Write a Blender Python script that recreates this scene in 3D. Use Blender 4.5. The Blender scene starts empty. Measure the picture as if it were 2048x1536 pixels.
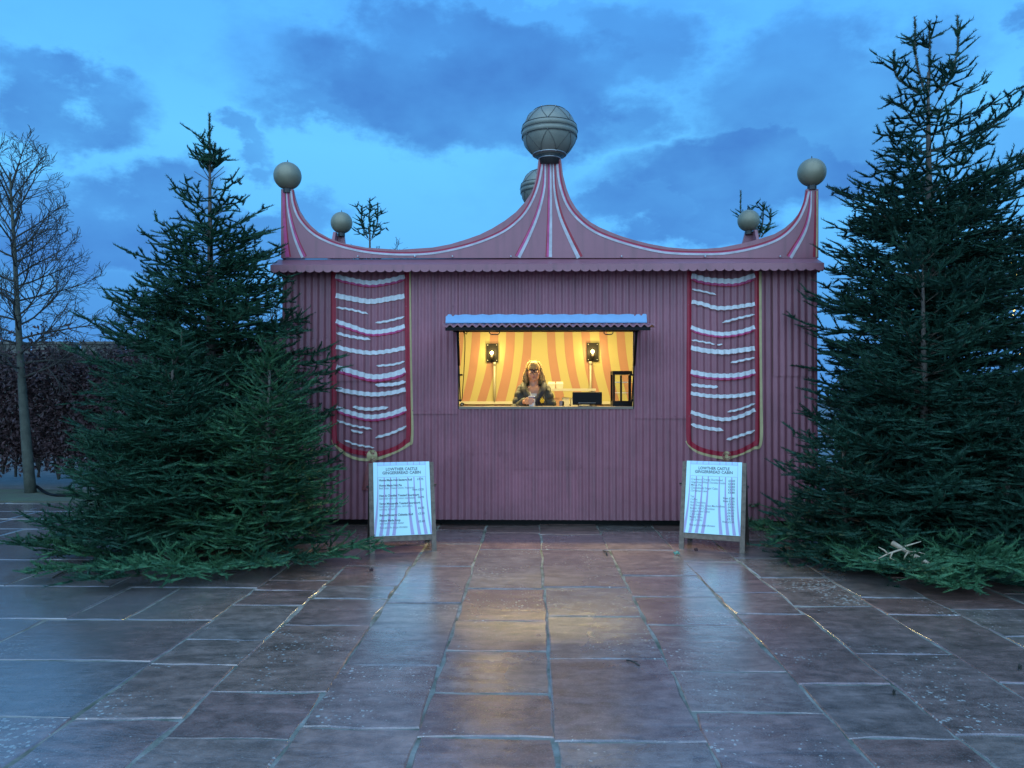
import bpy, bmesh, math, random
import numpy as np
from mathutils import Vector, Matrix, Euler

S = bpy.context.scene
COL = S.collection
R = math.radians
PI = math.pi

# ------------------------------------------------------------------ camera
FPX = 1539.0
PITCH, YAW, CAMZ = R(0.78), R(1.34), 1.5
cam_d = bpy.data.cameras.new('camera')
cam = bpy.data.objects.new('camera', cam_d)
COL.objects.link(cam)
cam_d.sensor_width = 36.0
cam_d.lens = 36.0 * FPX / 2048.0
cam_d.clip_start = 0.05
cam_d.clip_end = 2000
cam.location = (0, 0, CAMZ)
cam.rotation_euler = (PI / 2 + PITCH, 0, YAW)
S.camera = cam
CAM_M = Euler((PI / 2 + PITCH, 0, YAW)).to_matrix()

# ------------------------------------------------------------------ exposure
S.view_settings.view_transform = 'Standard'
S.view_settings.look = 'None'
S.view_settings.exposure = 1.0
S.view_settings.gamma = 1.0
S.view_settings.use_curve_mapping = False
S.cycles.use_denoising = True
S.cycles.max_bounces = 6
S.cycles.diffuse_bounces = 3
S.cycles.glossy_bounces = 3
S.cycles.sample_clamp_indirect = 4.0


def P(px, py, Y):
    """point of the vertical plane y = Y behind a photograph pixel (2048 x 1536)"""
    d = CAM_M @ Vector(((px - 1024) / FPX, (768 - py) / FPX, -1.0))
    t = Y / d.y
    return Vector((d.x * t, Y, CAMZ + d.z * t))


def G(px, py):
    d = CAM_M @ Vector(((px - 1024) / FPX, (768 - py) / FPX, -1.0))
    t = -CAMZ / d.z
    return Vector((d.x * t, d.y * t, 0))


# ------------------------------------------------------------------ world
W = bpy.data.worlds.new('World')
S.world = W
W.use_nodes = True


def build_world():
    nt = W.node_tree
    N, L = nt.nodes, nt.links
    N.clear()
    out = N.new('ShaderNodeOutputWorld')
    bg = N.new('ShaderNodeBackground')
    L.new(bg.outputs[0], out.inputs[0])
    tc = N.new('ShaderNodeTexCoord')
    nrm = N.new('ShaderNodeVectorMath'); nrm.operation = 'NORMALIZE'
    L.new(tc.outputs['Generated'], nrm.inputs[0])
    sep = N.new('ShaderNodeSeparateXYZ')
    L.new(nrm.outputs[0], sep.inputs[0])
    # clear dusk sky, by elevation
    ramp = N.new('ShaderNodeValToRGB')
    L.new(sep.outputs['Z'], ramp.inputs[0])
    el = ramp.color_ramp.elements
    stops = [(0.0, (.044, .165, .42)), (.08, (.050, .20, .47)), (.18, (.069, .278, .580)),
             (.30, (.079, .326, .62)), (.42, (.062, .275, .61)), (.60, (.056, .24, .58)), (1.0, (.052, .22, .55))]
    el[0].position, el[0].color = stops[0][0], (*stops[0][1], 1)
    el[1].position, el[1].color = stops[-1][0], (*stops[-1][1], 1)
    for p, c in stops[1:-1]:
        e = el.new(p); e.color = (*c, 1)
    # physical sky mixed in a little
    sky = N.new('ShaderNodeTexSky')
    sky.sky_type = 'NISHITA'
    sky.sun_disc = False
    sky.sun_elevation = R(2.0)
    sky.sun_rotation = R(180)
    tint = N.new('ShaderNodeMix'); tint.data_type = 'RGBA'; tint.blend_type = 'MULTIPLY'
    tint.inputs[0].default_value = 1
    L.new(sky.outputs[0], tint.inputs[6]); tint.inputs[7].default_value = (.03, .07, .12, 1)
    mx = N.new('ShaderNodeMix'); mx.data_type = 'RGBA'
    mx.inputs[0].default_value = .08
    L.new(ramp.outputs[0], mx.inputs[6]); L.new(tint.outputs[2], mx.inputs[7])
    # distortion of direction for ragged cloud edges
    nz = N.new('ShaderNodeTexNoise'); nz.inputs['Scale'].default_value = 6.0
    nz.inputs['Detail'].default_value = 7; nz.inputs['Roughness'].default_value = .6
    sq = N.new('ShaderNodeVectorMath'); sq.operation = 'MULTIPLY'; sq.inputs[1].default_value = (1, 1, 1.7)
    L.new(nrm.outputs[0], sq.inputs[0]); L.new(sq.outputs[0], nz.inputs['Vector'])
    s1 = N.new('ShaderNodeVectorMath'); s1.operation = 'SUBTRACT'; s1.inputs[1].default_value = (.5, .5, .5)
    L.new(nz.outputs['Color'], s1.inputs[0])
    s2 = N.new('ShaderNodeVectorMath'); s2.operation = 'SCALE'; s2.inputs['Scale'].default_value = .28
    L.new(s1.outputs[0], s2.inputs[0])
    ad = N.new('ShaderNodeVectorMath'); ad.operation = 'ADD'
    L.new(nrm.outputs[0], ad.inputs[0]); L.new(s2.outputs[0], ad.inputs[1])
    # cloud banks (centre, half size in degrees-like units, strength)
    blobs = [((930, 185), 430, 125, 1.0), ((700, 225), 200, 70, .8), ((1240, 150), 150, 130, .75),
             ((1600, 190), 240, 140, .8), ((1500, 350), 330, 110, 1.0), ((1330, 430), 220, 70, .9),
             ((90, 205), 190, 70, .9), ((260, 460), 260, 100, .95), ((510, 305), 65, 40, .7),
             ((560, 470), 150, 60, .7), ((2060, 90), 60, 60, .8), ((1050, 40), 400, 40, .35),
             ((150, 640), 420, 120, .5), ((2000, 330), 200, 70, .5)]
    last = None
    for (c, hx, hy, st) in blobs:
        d = (CAM_M @ Vector(((c[0] - 1024) / FPX, (768 - c[1]) / FPX, -1))).normalized()
        sb = N.new('ShaderNodeVectorMath'); sb.operation = 'SUBTRACT'; sb.inputs[1].default_value = d
        L.new(ad.outputs[0], sb.inputs[0])
        ml = N.new('ShaderNodeVectorMath'); ml.operation = 'MULTIPLY'
        k = FPX
        ml.inputs[1].default_value = (k / hx, k / hx * .6, k / hy)
        L.new(sb.outputs[0], ml.inputs[0])
        ln = N.new('ShaderNodeVectorMath'); ln.operation = 'LENGTH'
        L.new(ml.outputs[0], ln.inputs[0])
        mr = N.new('ShaderNodeMapRange'); mr.interpolation_type = 'SMOOTHSTEP'
        mr.inputs[1].default_value = 1.12; mr.inputs[2].default_value = .52
        mr.inputs[3].default_value = 0; mr.inputs[4].default_value = st
        L.new(ln.outputs['Value'], mr.inputs[0])
        if last is None:
            last = mr.outputs[0]
        else:
            m = N.new('ShaderNodeMath'); m.operation = 'MAXIMUM'
            L.new(last, m.inputs[0]); L.new(mr.outputs[0], m.inputs[1]); last = m.outputs[0]
    # the same kind of broken cloud everywhere else
    n2 = N.new('ShaderNodeTexNoise'); n2.inputs['Scale'].default_value = 3.2
    n2.inputs['Detail'].default_value = 8; n2.inputs['Roughness'].default_value = .58
    L.new(sq.outputs[0], n2.inputs['Vector'])
    m2 = N.new('ShaderNodeMapRange'); m2.interpolation_type = 'SMOOTHSTEP'
    m2.inputs[1].default_value = .50; m2.inputs[2].default_value = .74; m2.inputs[4].default_value = .28
    L.new(n2.outputs[0], m2.inputs[0])
    m = N.new('ShaderNodeMath'); m.operation = 'MAXIMUM'
    L.new(last, m.inputs[0]); L.new(m2.outputs[0], m.inputs[1])
    # mottling inside the clouds
    n3 = N.new('ShaderNodeTexNoise'); n3.inputs['Scale'].default_value = 9; n3.inputs['Detail'].default_value = 8
    L.new(sq.outputs[0], n3.inputs['Vector'])
    m3 = N.new('ShaderNodeMapRange'); m3.inputs[1].default_value = .3; m3.inputs[2].default_value = .7
    m3.inputs[3].default_value = .62; m3.inputs[4].default_value = 1.0
    L.new(n3.outputs[0], m3.inputs[0])
    mm = N.new('ShaderNodeMath'); mm.operation = 'MULTIPLY'
    L.new(m.outputs[0], mm.inputs[0]); L.new(m3.outputs[0], mm.inputs[1])
    fin = N.new('ShaderNodeMix'); fin.data_type = 'RGBA'
    L.new(mm.outputs[0], fin.inputs[0])
    L.new(mx.outputs[2], fin.inputs[6]); fin.inputs[7].default_value = (.030, .112, .32, 1)
    L.new(fin.outputs[2], bg.inputs['Color'])
    bg.inputs['Strength'].default_value = 1.0


build_world()

# the last light of the overcast western sky, very soft, from behind the camera
sun_d = bpy.data.lights.new('sun', 'SUN')
sun = bpy.data.objects.new('sun', sun_d)
COL.objects.link(sun)
sun_d.energy = 1.5
sun_d.angle = R(100)
sun_d.color = (.60, .84, 1.0)
sun.rotation_euler = (R(57), 0, R(-6))
sun.location = (0, -10, 20)


# ------------------------------------------------------------------ materials
def mat(name, col, rough=.6, metal=0.0, noise=0.0, nscale=20.0, bump=0.0, bscale=60.0, spec=.5, rand=0.0, col2=None,
        emit=None, estr=1.0):
    m = bpy.data.materials.new(name)
    m.use_nodes = True
    nt = m.node_tree; N, L = nt.nodes, nt.links
    b = N['Principled BSDF']
    b.inputs['Roughness'].default_value = rough
    b.inputs['Metallic'].default_value = metal
    b.inputs['Specular IOR Level'].default_value = spec
    geo = N.new('ShaderNodeNewGeometry')
    nz = N.new('ShaderNodeTexNoise')
    nz.inputs['Scale'].default_value = nscale; nz.inputs['Detail'].default_value = 6
    nz.inputs['Roughness'].default_value = .62
    L.new(geo.outputs['Position'], nz.inputs['Vector'])
    mix = N.new('ShaderNodeMix'); mix.data_type = 'RGBA'
    c2 = col2 if col2 else tuple(c * (1 - noise) for c in col)
    mr = N.new('ShaderNodeMapRange'); mr.inputs[1].default_value = .35; mr.inputs[2].default_value = .65
    L.new(nz.outputs[0], mr.inputs[0]); L.new(mr.outputs[0], mix.inputs[0])
    mix.inputs[6].default_value = (*c2, 1); mix.inputs[7].default_value = (*col, 1)
    res = mix.outputs[2]
    if rand > 0:
        oi = N.new('ShaderNodeObjectInfo')
        r2 = N.new('ShaderNodeMapRange'); r2.inputs[3].default_value = 1 - rand; r2.inputs[4].default_value = 1 + rand
        L.new(oi.outputs['Random'], r2.inputs[0])
        hs = N.new('ShaderNodeHueSaturation')
        L.new(res, hs.inputs['Color']); L.new(r2.outputs[0], hs.inputs['Value']); res = hs.outputs[0]
    L.new(res, b.inputs['Base Color'])
    if bump > 0:
        n2 = N.new('ShaderNodeTexNoise'); n2.inputs['Scale'].default_value = bscale; n2.inputs['Detail'].default_value = 6
        L.new(geo.outputs['Position'], n2.inputs['Vector'])
        bp = N.new('ShaderNodeBump'); bp.inputs['Strength'].default_value = bump; bp.inputs['Distance'].default_value = .01
        L.new(n2.outputs[0], bp.inputs['Height']); L.new(bp.outputs[0], b.inputs['Normal'])
    if emit:
        b.inputs['Emission Color'].default_value = (*emit, 1); b.inputs['Emission Strength'].default_value = estr
    return m


def mat_flag():
    m = bpy.data.materials.new('red_sandstone')
    m.use_nodes = True
    nt = m.node_tree; N, L = nt.nodes, nt.links
    b = N['Principled BSDF']
    geo = N.new('ShaderNodeNewGeometry'); oi = N.new('ShaderNodeObjectInfo')
    # offset the pattern per stone
    of = N.new('ShaderNodeVectorMath'); of.operation = 'MULTIPLY_ADD'
    cm = N.new('ShaderNodeCombineXYZ')
    for i in range(3):
        L.new(oi.outputs['Random'], cm.inputs[i])
    of.inputs[1].default_value = (37, 53, 11)
    L.new(cm.outputs[0], of.inputs[0]); L.new(geo.outputs['Position'], of.inputs[2])
    ramp = N.new('ShaderNodeValToRGB')
    cs = [(0, (.205, .122, .105)), (.25, (.250, .132, .110)), (.45, (.185, .138, .130)), (.6, (.275, .165, .130)), (.8, (.205, .168, .152)),
          (1, (.230, .138, .120))]
    el = ramp.color_ramp.elements
    el[0].position, el[0].color = 0, (*cs[0][1], 1); el[1].position, el[1].color = 1, (*cs[-1][1], 1)
    for p, c in cs[1:-1]:
        e = el.new(p); e.color = (*c, 1)
    L.new(oi.outputs['Random'], ramp.inputs[0])
    # bedding / mottling
    st = N.new('ShaderNodeVectorMath'); st.operation = 'MULTIPLY'; st.inputs[1].default_value = (2.2, 6.5, 3)
    L.new(of.outputs[0], st.inputs[0])
    n1 = N.new('ShaderNodeTexNoise'); n1.inputs['Scale'].default_value = 1.6; n1.inputs['Detail'].default_value = 9
    n1.inputs['Roughness'].default_value = .68; n1.inputs['Distortion'].default_value = .6
    L.new(st.outputs[0], n1.inputs['Vector'])
    mr1 = N.new('ShaderNodeMapRange'); mr1.inputs[1].default_value = .3; mr1.inputs[2].default_value = .7
    mr1.inputs[3].default_value = .45; mr1.inputs[4].default_value = 1.45
    L.new(n1.outputs[0], mr1.inputs[0])
    c1 = N.new('ShaderNodeMix'); c1.data_type = 'RGBA'; c1.blend_type = 'MULTIPLY'; c1.inputs[0].default_value = 1
    L.new(ramp.outputs[0], c1.inputs[6]); L.new(mr1.outputs[0], c1.inputs[7])
    # lichen specks: voronoi dots where a patchy mask allows
    vo = N.new('ShaderNodeTexVoronoi'); vo.inputs['Scale'].default_value = 46
    wob = N.new('ShaderNodeTexNoise'); wob.inputs['Scale'].default_value = 60
    L.new(geo.outputs['Position'], wob.inputs['Vector'])
    wa = N.new('ShaderNodeVectorMath'); wa.operation = 'MULTIPLY_ADD'; wa.inputs[1].default_value = (.02, .02, .0)
    L.new(wob.outputs['Color'], wa.inputs[0]); L.new(geo.outputs['Position'], wa.inputs[2])
    L.new(wa.outputs[0], vo.inputs['Vector'])
    nm = N.new('ShaderNodeTexNoise'); nm.inputs['Scale'].default_value = 1.0; nm.inputs['Detail'].default_value = 5
    nm.inputs['Roughness'].default_value = .65
    L.new(of.outputs[0], nm.inputs['Vector'])
    thr = N.new('ShaderNodeMapRange'); thr.inputs[1].default_value = .47; thr.inputs[2].default_value = .72
    thr.inputs[3].default_value = .07; thr.inputs[4].default_value = .78
    L.new(nm.outputs[0], thr.inputs[0])
    sz = N.new('ShaderNodeMath'); sz.operation = 'MULTIPLY'   # per cell size
    sc = N.new('ShaderNodeSeparateColor'); L.new(vo.outputs['Color'], sc.inputs[0])
    pw = N.new('ShaderNodeMath'); pw.operation = 'POWER'; pw.inputs[1].default_value = 1.7
    L.new(sc.outputs[0], pw.inputs[0])
    L.new(pw.outputs[0], sz.inputs[0]); L.new(thr.outputs[0], sz.inputs[1])
    lt = N.new('ShaderNodeMath'); lt.operation = 'SUBTRACT'
    L.new(sz.outputs[0], lt.inputs[0]); L.new(vo.outputs['Distance'], lt.inputs[1])
    edge = N.new('ShaderNodeMapRange'); edge.inputs[1].default_value = 0; edge.inputs[2].default_value = .06
    edge.inputs[4].default_value = .85
    L.new(lt.outputs[0], edge.inputs[0])
    c2 = N.new('ShaderNodeMix'); c2.data_type = 'RGBA'
    nb_ = N.new('ShaderNodeTexNoise'); nb_.inputs['Scale'].default_value = 11; nb_.inputs['Detail'].default_value = 8; nb_.inputs['Roughness'].default_value = .7
    L.new(of.outputs[0], nb_.inputs['Vector'])
    mb_ = N.new('ShaderNodeMapRange'); mb_.inputs[1].default_value = .32; mb_.inputs[2].default_value = .68; mb_.inputs[3].default_value = .62; mb_.inputs[4].default_value = 1.4
    L.new(nb_.outputs[0], mb_.inputs[0])
    c1b = N.new('ShaderNodeMix'); c1b.data_type = 'RGBA'; c1b.blend_type = 'MULTIPLY'; c1b.inputs[0].default_value = 1
    L.new(c1.outputs[2], c1b.inputs[6]); L.new(mb_.outputs[0], c1b.inputs[7])
    L.new(edge.outputs[0], c2.inputs[0]); L.new(c1b.outputs[2], c2.inputs[6]); c2.inputs[7].default_value = (.48, .46, .42, 1)
    # fine pale grit
    n4 = N.new('ShaderNodeTexNoise'); n4.inputs['Scale'].default_value = 130; n4.inputs['Detail'].default_value = 3
    L.new(geo.outputs['Position'], n4.inputs['Vector'])
    m4 = N.new('ShaderNodeMapRange'); m4.inputs[1].default_value = .52; m4.inputs[2].default_value = .72; m4.inputs[4].default_value = .55
    L.new(n4.outputs[0], m4.inputs[0])
    c3 = N.new('ShaderNodeMix'); c3.data_type = 'RGBA'
    L.new(m4.outputs[0], c3.inputs[0]); L.new(c2.outputs[2], c3.inputs[6]); c3.inputs[7].default_value = (.34, .28, .26, 1)
    L.new(c3.outputs[2], b.inputs['Base Color'])
    # wetness: broad damp patches smooth, drier patches rough
    n5 = N.new('ShaderNodeTexNoise'); n5.inputs['Scale'].default_value = .75; n5.inputs['Detail'].default_value = 6
    L.new(geo.outputs['Position'], n5.inputs['Vector'])
    m5 = N.new('ShaderNodeMapRange'); m5.inputs[1].default_value = .35; m5.inputs[2].default_value = .65
    m5.inputs[3].default_value = .20; m5.inputs[4].default_value = .36
    L.new(n5.outputs[0], m5.inputs[0])
    rg = N.new('ShaderNodeMath'); rg.operation = 'MULTIPLY_ADD'; rg.inputs[1].default_value = .4
    L.new(edge.outputs[0], rg.inputs[0]); L.new(m5.outputs[0], rg.inputs[2])
    sx = N.new('ShaderNodeSeparateXYZ'); L.new(geo.outputs['Position'], sx.inputs[0])
    wn = N.new('ShaderNodeTexNoise'); wn.inputs['Scale'].default_value = 1.1; wn.inputs['Detail'].default_value = 5
    L.new(geo.outputs['Position'], wn.inputs['Vector'])
    wx = N.new('ShaderNodeMath'); wx.operation = 'MULTIPLY_ADD'; wx.inputs[1].default_value = 2.2
    L.new(wn.outputs[0], wx.inputs[0]); L.new(sx.outputs[0], wx.inputs[2])
    ww = N.new('ShaderNodeMapRange'); ww.interpolation_type = 'SMOOTHSTEP'
    ww.inputs[1].default_value = -.75; ww.inputs[2].default_value = -1.75
    L.new(wx.outputs[0], ww.inputs[0])
    rw = N.new('ShaderNodeMix'); rw.data_type = 'FLOAT'
    L.new(ww.outputs[0], rw.inputs[0]); L.new(rg.outputs[0], rw.inputs[2])
    rw.inputs[3].default_value = .14
    L.new(rw.outputs[0], b.inputs['Roughness'])
    cw_ = N.new('ShaderNodeMapRange'); cw_.inputs[3].default_value = 1.0; cw_.inputs[4].default_value = 1.0
    L.new(ww.outputs[0], cw_.inputs[0]); L.new(cw_.outputs[0], b.inputs['Coat Weight'])
    gs = N.new('ShaderNodeMix'); gs.data_type = 'RGBA'
    gm = N.new('ShaderNodeMath'); gm.operation = 'MULTIPLY'; gm.inputs[1].default_value = .65
    L.new(ww.outputs[0], gm.inputs[0]); L.new(gm.outputs[0], gs.inputs[0])
    L.new(c3.outputs[2], gs.inputs[6]); gs.inputs[7].default_value = (.20, .185, .19, 1)
    L.new(gs.outputs[2], b.inputs['Base Color'])
    b.inputs['Specular IOR Level'].default_value = .5
    b.inputs['Coat Weight'].default_value = .6; b.inputs['Coat Roughness'].default_value = .15; b.inputs['Coat IOR'].default_value = 1.8
    bp = N.new('ShaderNodeBump'); bp.inputs['Strength'].default_value = .3; bp.inputs['Distance'].default_value = .010
    hsum = N.new('ShaderNodeMath'); hsum.operation = 'MULTIPLY_ADD'; hsum.inputs[1].default_value = .35
    L.new(nb_.outputs[0], hsum.inputs[0]); L.new(n1.outputs[0], hsum.inputs[2]); L.new(hsum.outputs[0], bp.inputs['Height'])
    bp2 = N.new('ShaderNodeBump'); bp2.inputs['Strength'].default_value = .22; bp2.inputs['Distance'].default_value = .003
    L.new(n4.outputs[0], bp2.inputs['Height']); L.new(bp.outputs[0], bp2.inputs['Normal'])
    L.new(bp2.outputs[0], b.inputs['Normal']); L.new(bp2.outputs[0], b.inputs['Coat Normal'])
    return m


def mat_needles(name, c1, c2, c3):
    m = bpy.data.materials.new(name)
    m.use_nodes = True
    nt = m.node_tree; N, L = nt.nodes, nt.links
    b = N['Principled BSDF']
    geo = N.new('ShaderNodeNewGeometry')
    n1 = N.new('ShaderNodeTexNoise'); n1.inputs['Scale'].default_value = 2.1; n1.inputs['Detail'].default_value = 4
    L.new(geo.outputs['Position'], n1.inputs['Vector'])
    n2 = N.new('ShaderNodeTexNoise'); n2.inputs['Scale'].default_value = 16; n2.inputs['Detail'].default_value = 3
    L.new(geo.outputs['Position'], n2.inputs['Vector'])
    mr = N.new('ShaderNodeMapRange'); mr.inputs[1].default_value = .38; mr.inputs[2].default_value = .64
    L.new(n1.outputs[0], mr.inputs[0])
    mr2 = N.new('ShaderNodeMapRange'); mr2.inputs[1].default_value = .45; mr2.inputs[2].default_value = .72; mr2.inputs[4].default_value = .75
    L.new(n2.outputs[0], mr2.inputs[0])
    a = N.new('ShaderNodeMix'); a.data_type = 'RGBA'
    L.new(mr.outputs[0], a.inputs[0]); a.inputs[6].default_value = (*c1, 1); a.inputs[7].default_value = (*c2, 1)
    c = N.new('ShaderNodeMix'); c.data_type = 'RGBA'
    L.new(mr2.outputs[0], c.inputs[0]); L.new(a.outputs[2], c.inputs[6]); c.inputs[7].default_value = (*c3, 1)
    L.new(c.outputs[2], b.inputs['Base Color'])
    b.inputs['Roughness'].default_value = .6
    b.inputs['Specular IOR Level'].default_value = .2
    return m


M = {}
M['flag'] = mat_flag()
M['mortar'] = mat('pale_mortar', (.30, .28, .25), .9, noise=.45, nscale=5.5, spec=.15, col2=(.10, .105, .075), bump=.5, bscale=70)
M['ground'] = mat('wet_gravel', (.15, .145, .14), .45, noise=.5, nscale=6, bump=.5, bscale=40)
M['soil'] = mat('soil', (.07, .065, .05), .85, nscale=3, col2=(.075, .10, .055), bump=.6, bscale=30)
M['wall'] = mat('pink_paint', (.305, .112, .142), .42, noise=.22, nscale=2.2, bump=.08, bscale=30, rand=.10)
M['wall2'] = mat('pink_paint_smooth', (.295, .110, .140), .38, noise=.12, nscale=1.6, bump=.04, bscale=25)
M['canopy'] = mat('pink_paint_canopy', (.28, .108, .138), .4, noise=.10, nscale=3)


def weather(m, zlow, zspan):
    """run-off streaks and splashed dirt on painted sheet"""
    nt = m.node_tree; N, L = nt.nodes, nt.links
    b = N['Principled BSDF']
    src = b.inputs['Base Color'].links[0].from_socket
    geo = N.new('ShaderNodeNewGeometry')
    st = N.new('ShaderNodeVectorMath'); st.operation = 'MULTIPLY'; st.inputs[1].default_value = (14, 14, .9)
    L.new(geo.outputs['Position'], st.inputs[0])
    n = N.new('ShaderNodeTexNoise'); n.inputs['Scale'].default_value = 1; n.inputs['Detail'].default_value = 7
    L.new(st.outputs[0], n.inputs['Vector'])
    r = N.new('ShaderNodeMapRange'); r.inputs[1].default_value = .5; r.inputs[2].default_value = .75; r.inputs[4].default_value = .5
    L.new(n.outputs[0], r.inputs[0])
    sp = N.new('ShaderNodeSeparateXYZ'); L.new(geo.outputs['Position'], sp.inputs[0])
    n2 = N.new('ShaderNodeTexNoise'); n2.inputs['Scale'].default_value = 9; n2.inputs['Detail'].default_value = 6
    L.new(geo.outputs['Position'], n2.inputs['Vector'])
    z = N.new('ShaderNodeMath'); z.operation = 'MULTIPLY_ADD'; z.inputs[1].default_value = -zspan
    L.new(n2.outputs[0], z.inputs[0]); L.new(sp.outputs['Z'], z.inputs[2])
    r2 = N.new('ShaderNodeMapRange'); r2.inputs[1].default_value = zlow; r2.inputs[2].default_value = zlow - .35; r2.inputs[4].default_value = .45
    L.new(z.outputs[0], r2.inputs[0])
    mx = N.new('ShaderNodeMath'); mx.operation = 'MAXIMUM'
    L.new(r.outputs[0], mx.inputs[0]); L.new(r2.outputs[0], mx.inputs[1])
    mi = N.new('ShaderNodeMix'); mi.data_type = 'RGBA'
    L.new(mx.outputs[0], mi.inputs[0]); L.new(src, mi.inputs[6]); mi.inputs[7].default_value = (.15, .075, .085, 1)
    L.new(mi.outputs[2], b.inputs['Base Color'])


weather(M['wall'], .12, .5); weather(M['wall2'], -2, .1); weather(M['canopy'], -2, .1)
M['crimson'] = mat('crimson_paint', (.33, .008, .03), .5, noise=.25, nscale=12)
M['pinkp'] = mat('rose_paint', (.52, .06, .20), .5, noise=.3, nscale=10)
M['white'] = mat('white_paint', (.70, .70, .72), .5, noise=.16, nscale=14)
M['ray'] = mat('dull_white_ray_paint', (.52, .49, .53), .5, noise=.3, nscale=9)
M['cream'] = mat('cream_paint', (.50, .40, .20), .55, noise=.2, nscale=10)
M['brownp'] = mat('brown_outline_paint', (.25, .07, .07), .6, noise=.2, nscale=12)
M['ball'] = mat('dull_gold_paint', (.25, .235, .165), .45, metal=.2, noise=.18, nscale=7)
M['globe'] = mat('grey_gold_sheet', (.24, .24, .20), .45, metal=.2, noise=.18, nscale=5)
M['wire'] = mat('dark_wire', (.03, .03, .03), .5)
M['cordm'] = mat('grey_cord', (.09, .09, .085), .6)
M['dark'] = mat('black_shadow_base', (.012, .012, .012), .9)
M['black'] = mat('black_plastic', (.005, .005, .006), .5, spec=.15)
M['iron'] = mat('dark_iron', (.022, .019, .018), .5, spec=.25)
M['steel'] = mat('galvanised_steel', (.55, .58, .60), .3, metal=.7, noise=.12, nscale=9)
M['flashing'] = mat('sky_tinted_sheet', (.20, .40, .66), .35, noise=.08, nscale=9)  # metal flashing, with the sky's blue reflection put into its base colour
M['yellow'] = mat('pale_yellow_paint', (.270, .236, .104), .6, noise=.06, nscale=2)
M['orange'] = mat('orange_paint', (.240, .116, .080), .6, noise=.08, nscale=3)
M['ivory'] = mat('ivory_plastic', (.33, .315, .26), .45)
M['ply'] = mat('plywood', (.35, .22, .13), .6, noise=.3, nscale=14)
M['countertop'] = mat('worn_laminate', (.22, .16, .12), .4, noise=.15, nscale=20)
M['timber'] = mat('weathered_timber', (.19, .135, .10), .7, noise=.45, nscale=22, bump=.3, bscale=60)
M['timber_dark'] = mat('dark_timber', (.05, .036, .03), .7, noise=.4, nscale=20)  # darker timber on the rear legs, back board and flap lining
M['print'] = mat('printed_board', (.50, .76, .78), .38)
M['printp'] = mat('mauve_print', (.36, .32, .52), .4)
M['printb'] = mat('pale_blue_print', (.42, .62, .80), .4)
M['ink'] = mat('grey_ink', (.10, .13, .15), .5)
M['ink2'] = mat('light_ink', (.20, .23, .27), .5)
M['glass'] = mat('clear_glass', (.9, .95, .92), .05)
M['glass'].node_tree.nodes['Principled BSDF'].inputs['Transmission Weight'].default_value = 1.0
M['glass'].node_tree.nodes['Principled BSDF'].inputs['IOR'].default_value = 1.05
M['bulb'] = mat('glowing_bulb', (1, .8, .4), .4, emit=(1, .62, .18), estr=14)
M['tube'] = mat('glowing_tube', (1, .9, .7), .4, emit=(1, .72, .30), estr=4)
M['fairy'] = mat('fairy_light_glow', (1, .8, .3), .4, emit=(1, .66, .12), estr=2.2)
M['needle_a'] = mat_needles('fir_needles_blue_green', (.008, .036, .022), (.016, .058, .031), (.034, .105, .052))
M['needle_b'] = mat_needles('fir_needles_green', (.011, .046, .024), (.026, .084, .036), (.060, .155, .056))
M['needle_c'] = mat_needles('cut_fir_needles', (.018, .070, .038), (.040, .125, .058), (.085, .20, .085))
M['needle_d'] = mat_needles('dark_fir_needles', (.006, .029, .020), (.012, .046, .028), (.026, .080, .046))
M['bark'] = mat('fir_bark', (.13, .10, .08), .8, noise=.5, nscale=18, bump=.5, bscale=40)
M['twig'] = mat('fir_twig_bark', (.085, .062, .042), .8, noise=.4, nscale=20)
M['bark_grey'] = mat('grey_bark', (.075, .082, .062), .85, noise=.55, nscale=7, bump=.6, bscale=25)
M['twig_dark'] = mat('dark_twig', (.045, .042, .034), .85, noise=.4, nscale=7)
M['leaf_brown'] = mat('dry_brown_leaf', (.075, .032, .032), .7, nscale=5, col2=(.032, .018, .022))
M['stick'] = mat('peeled_stick', (.52, .40, .28), .7, noise=.4, nscale=25)
M['stone'] = mat('grey_wall_stone', (.13, .125, .11), .85, noise=.5, nscale=5, bump=.5, bscale=14, rand=.2)
M['shed'] = mat('dark_red_boards', (.085, .028, .036), .7, noise=.3, nscale=6)
M['roof'] = mat('roof_felt', (.06, .05, .055), .8)
M['skin'] = mat('skin', (.60, .29, .19), .5, noise=.12, nscale=40)
M['lip'] = mat('lip', (.45, .14, .13), .45)
M['eye'] = mat('eye_white', (.7, .66, .62), .3)
M['iris'] = mat('iris', (.05, .045, .04), .3)
M['hair'] = mat('blond_hair', (.80, .53, .21), .5, nscale=90, col2=(.36, .22, .08))
M['jacket'] = mat('grey_olive_jacket', (.060, .058, .045), .62, noise=.5, nscale=16, bump=.5, bscale=30)
M['navy'] = mat('navy_lining', (.012, .014, .03), .7)
M['shirt'] = mat('pale_top', (.55, .50, .45), .7)
M['trouser'] = mat('dark_trousers', (.02, .02, .025), .8)
M['cup'] = mat('white_card_cup', (.72, .72, .74), .5)
M['cupb'] = mat('blue_print', (.06, .07, .20), .5)
M['gold'] = mat('yellow_flower', (.85, .55, .03), .5)
M['carton'] = mat('white_foam', (.34, .325, .28), .6)
M['brownbox'] = mat('brown_card', (.28, .15, .10), .7)
M['scrap'] = mat('green_scrap', (.14, .30, .24), .6)


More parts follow.
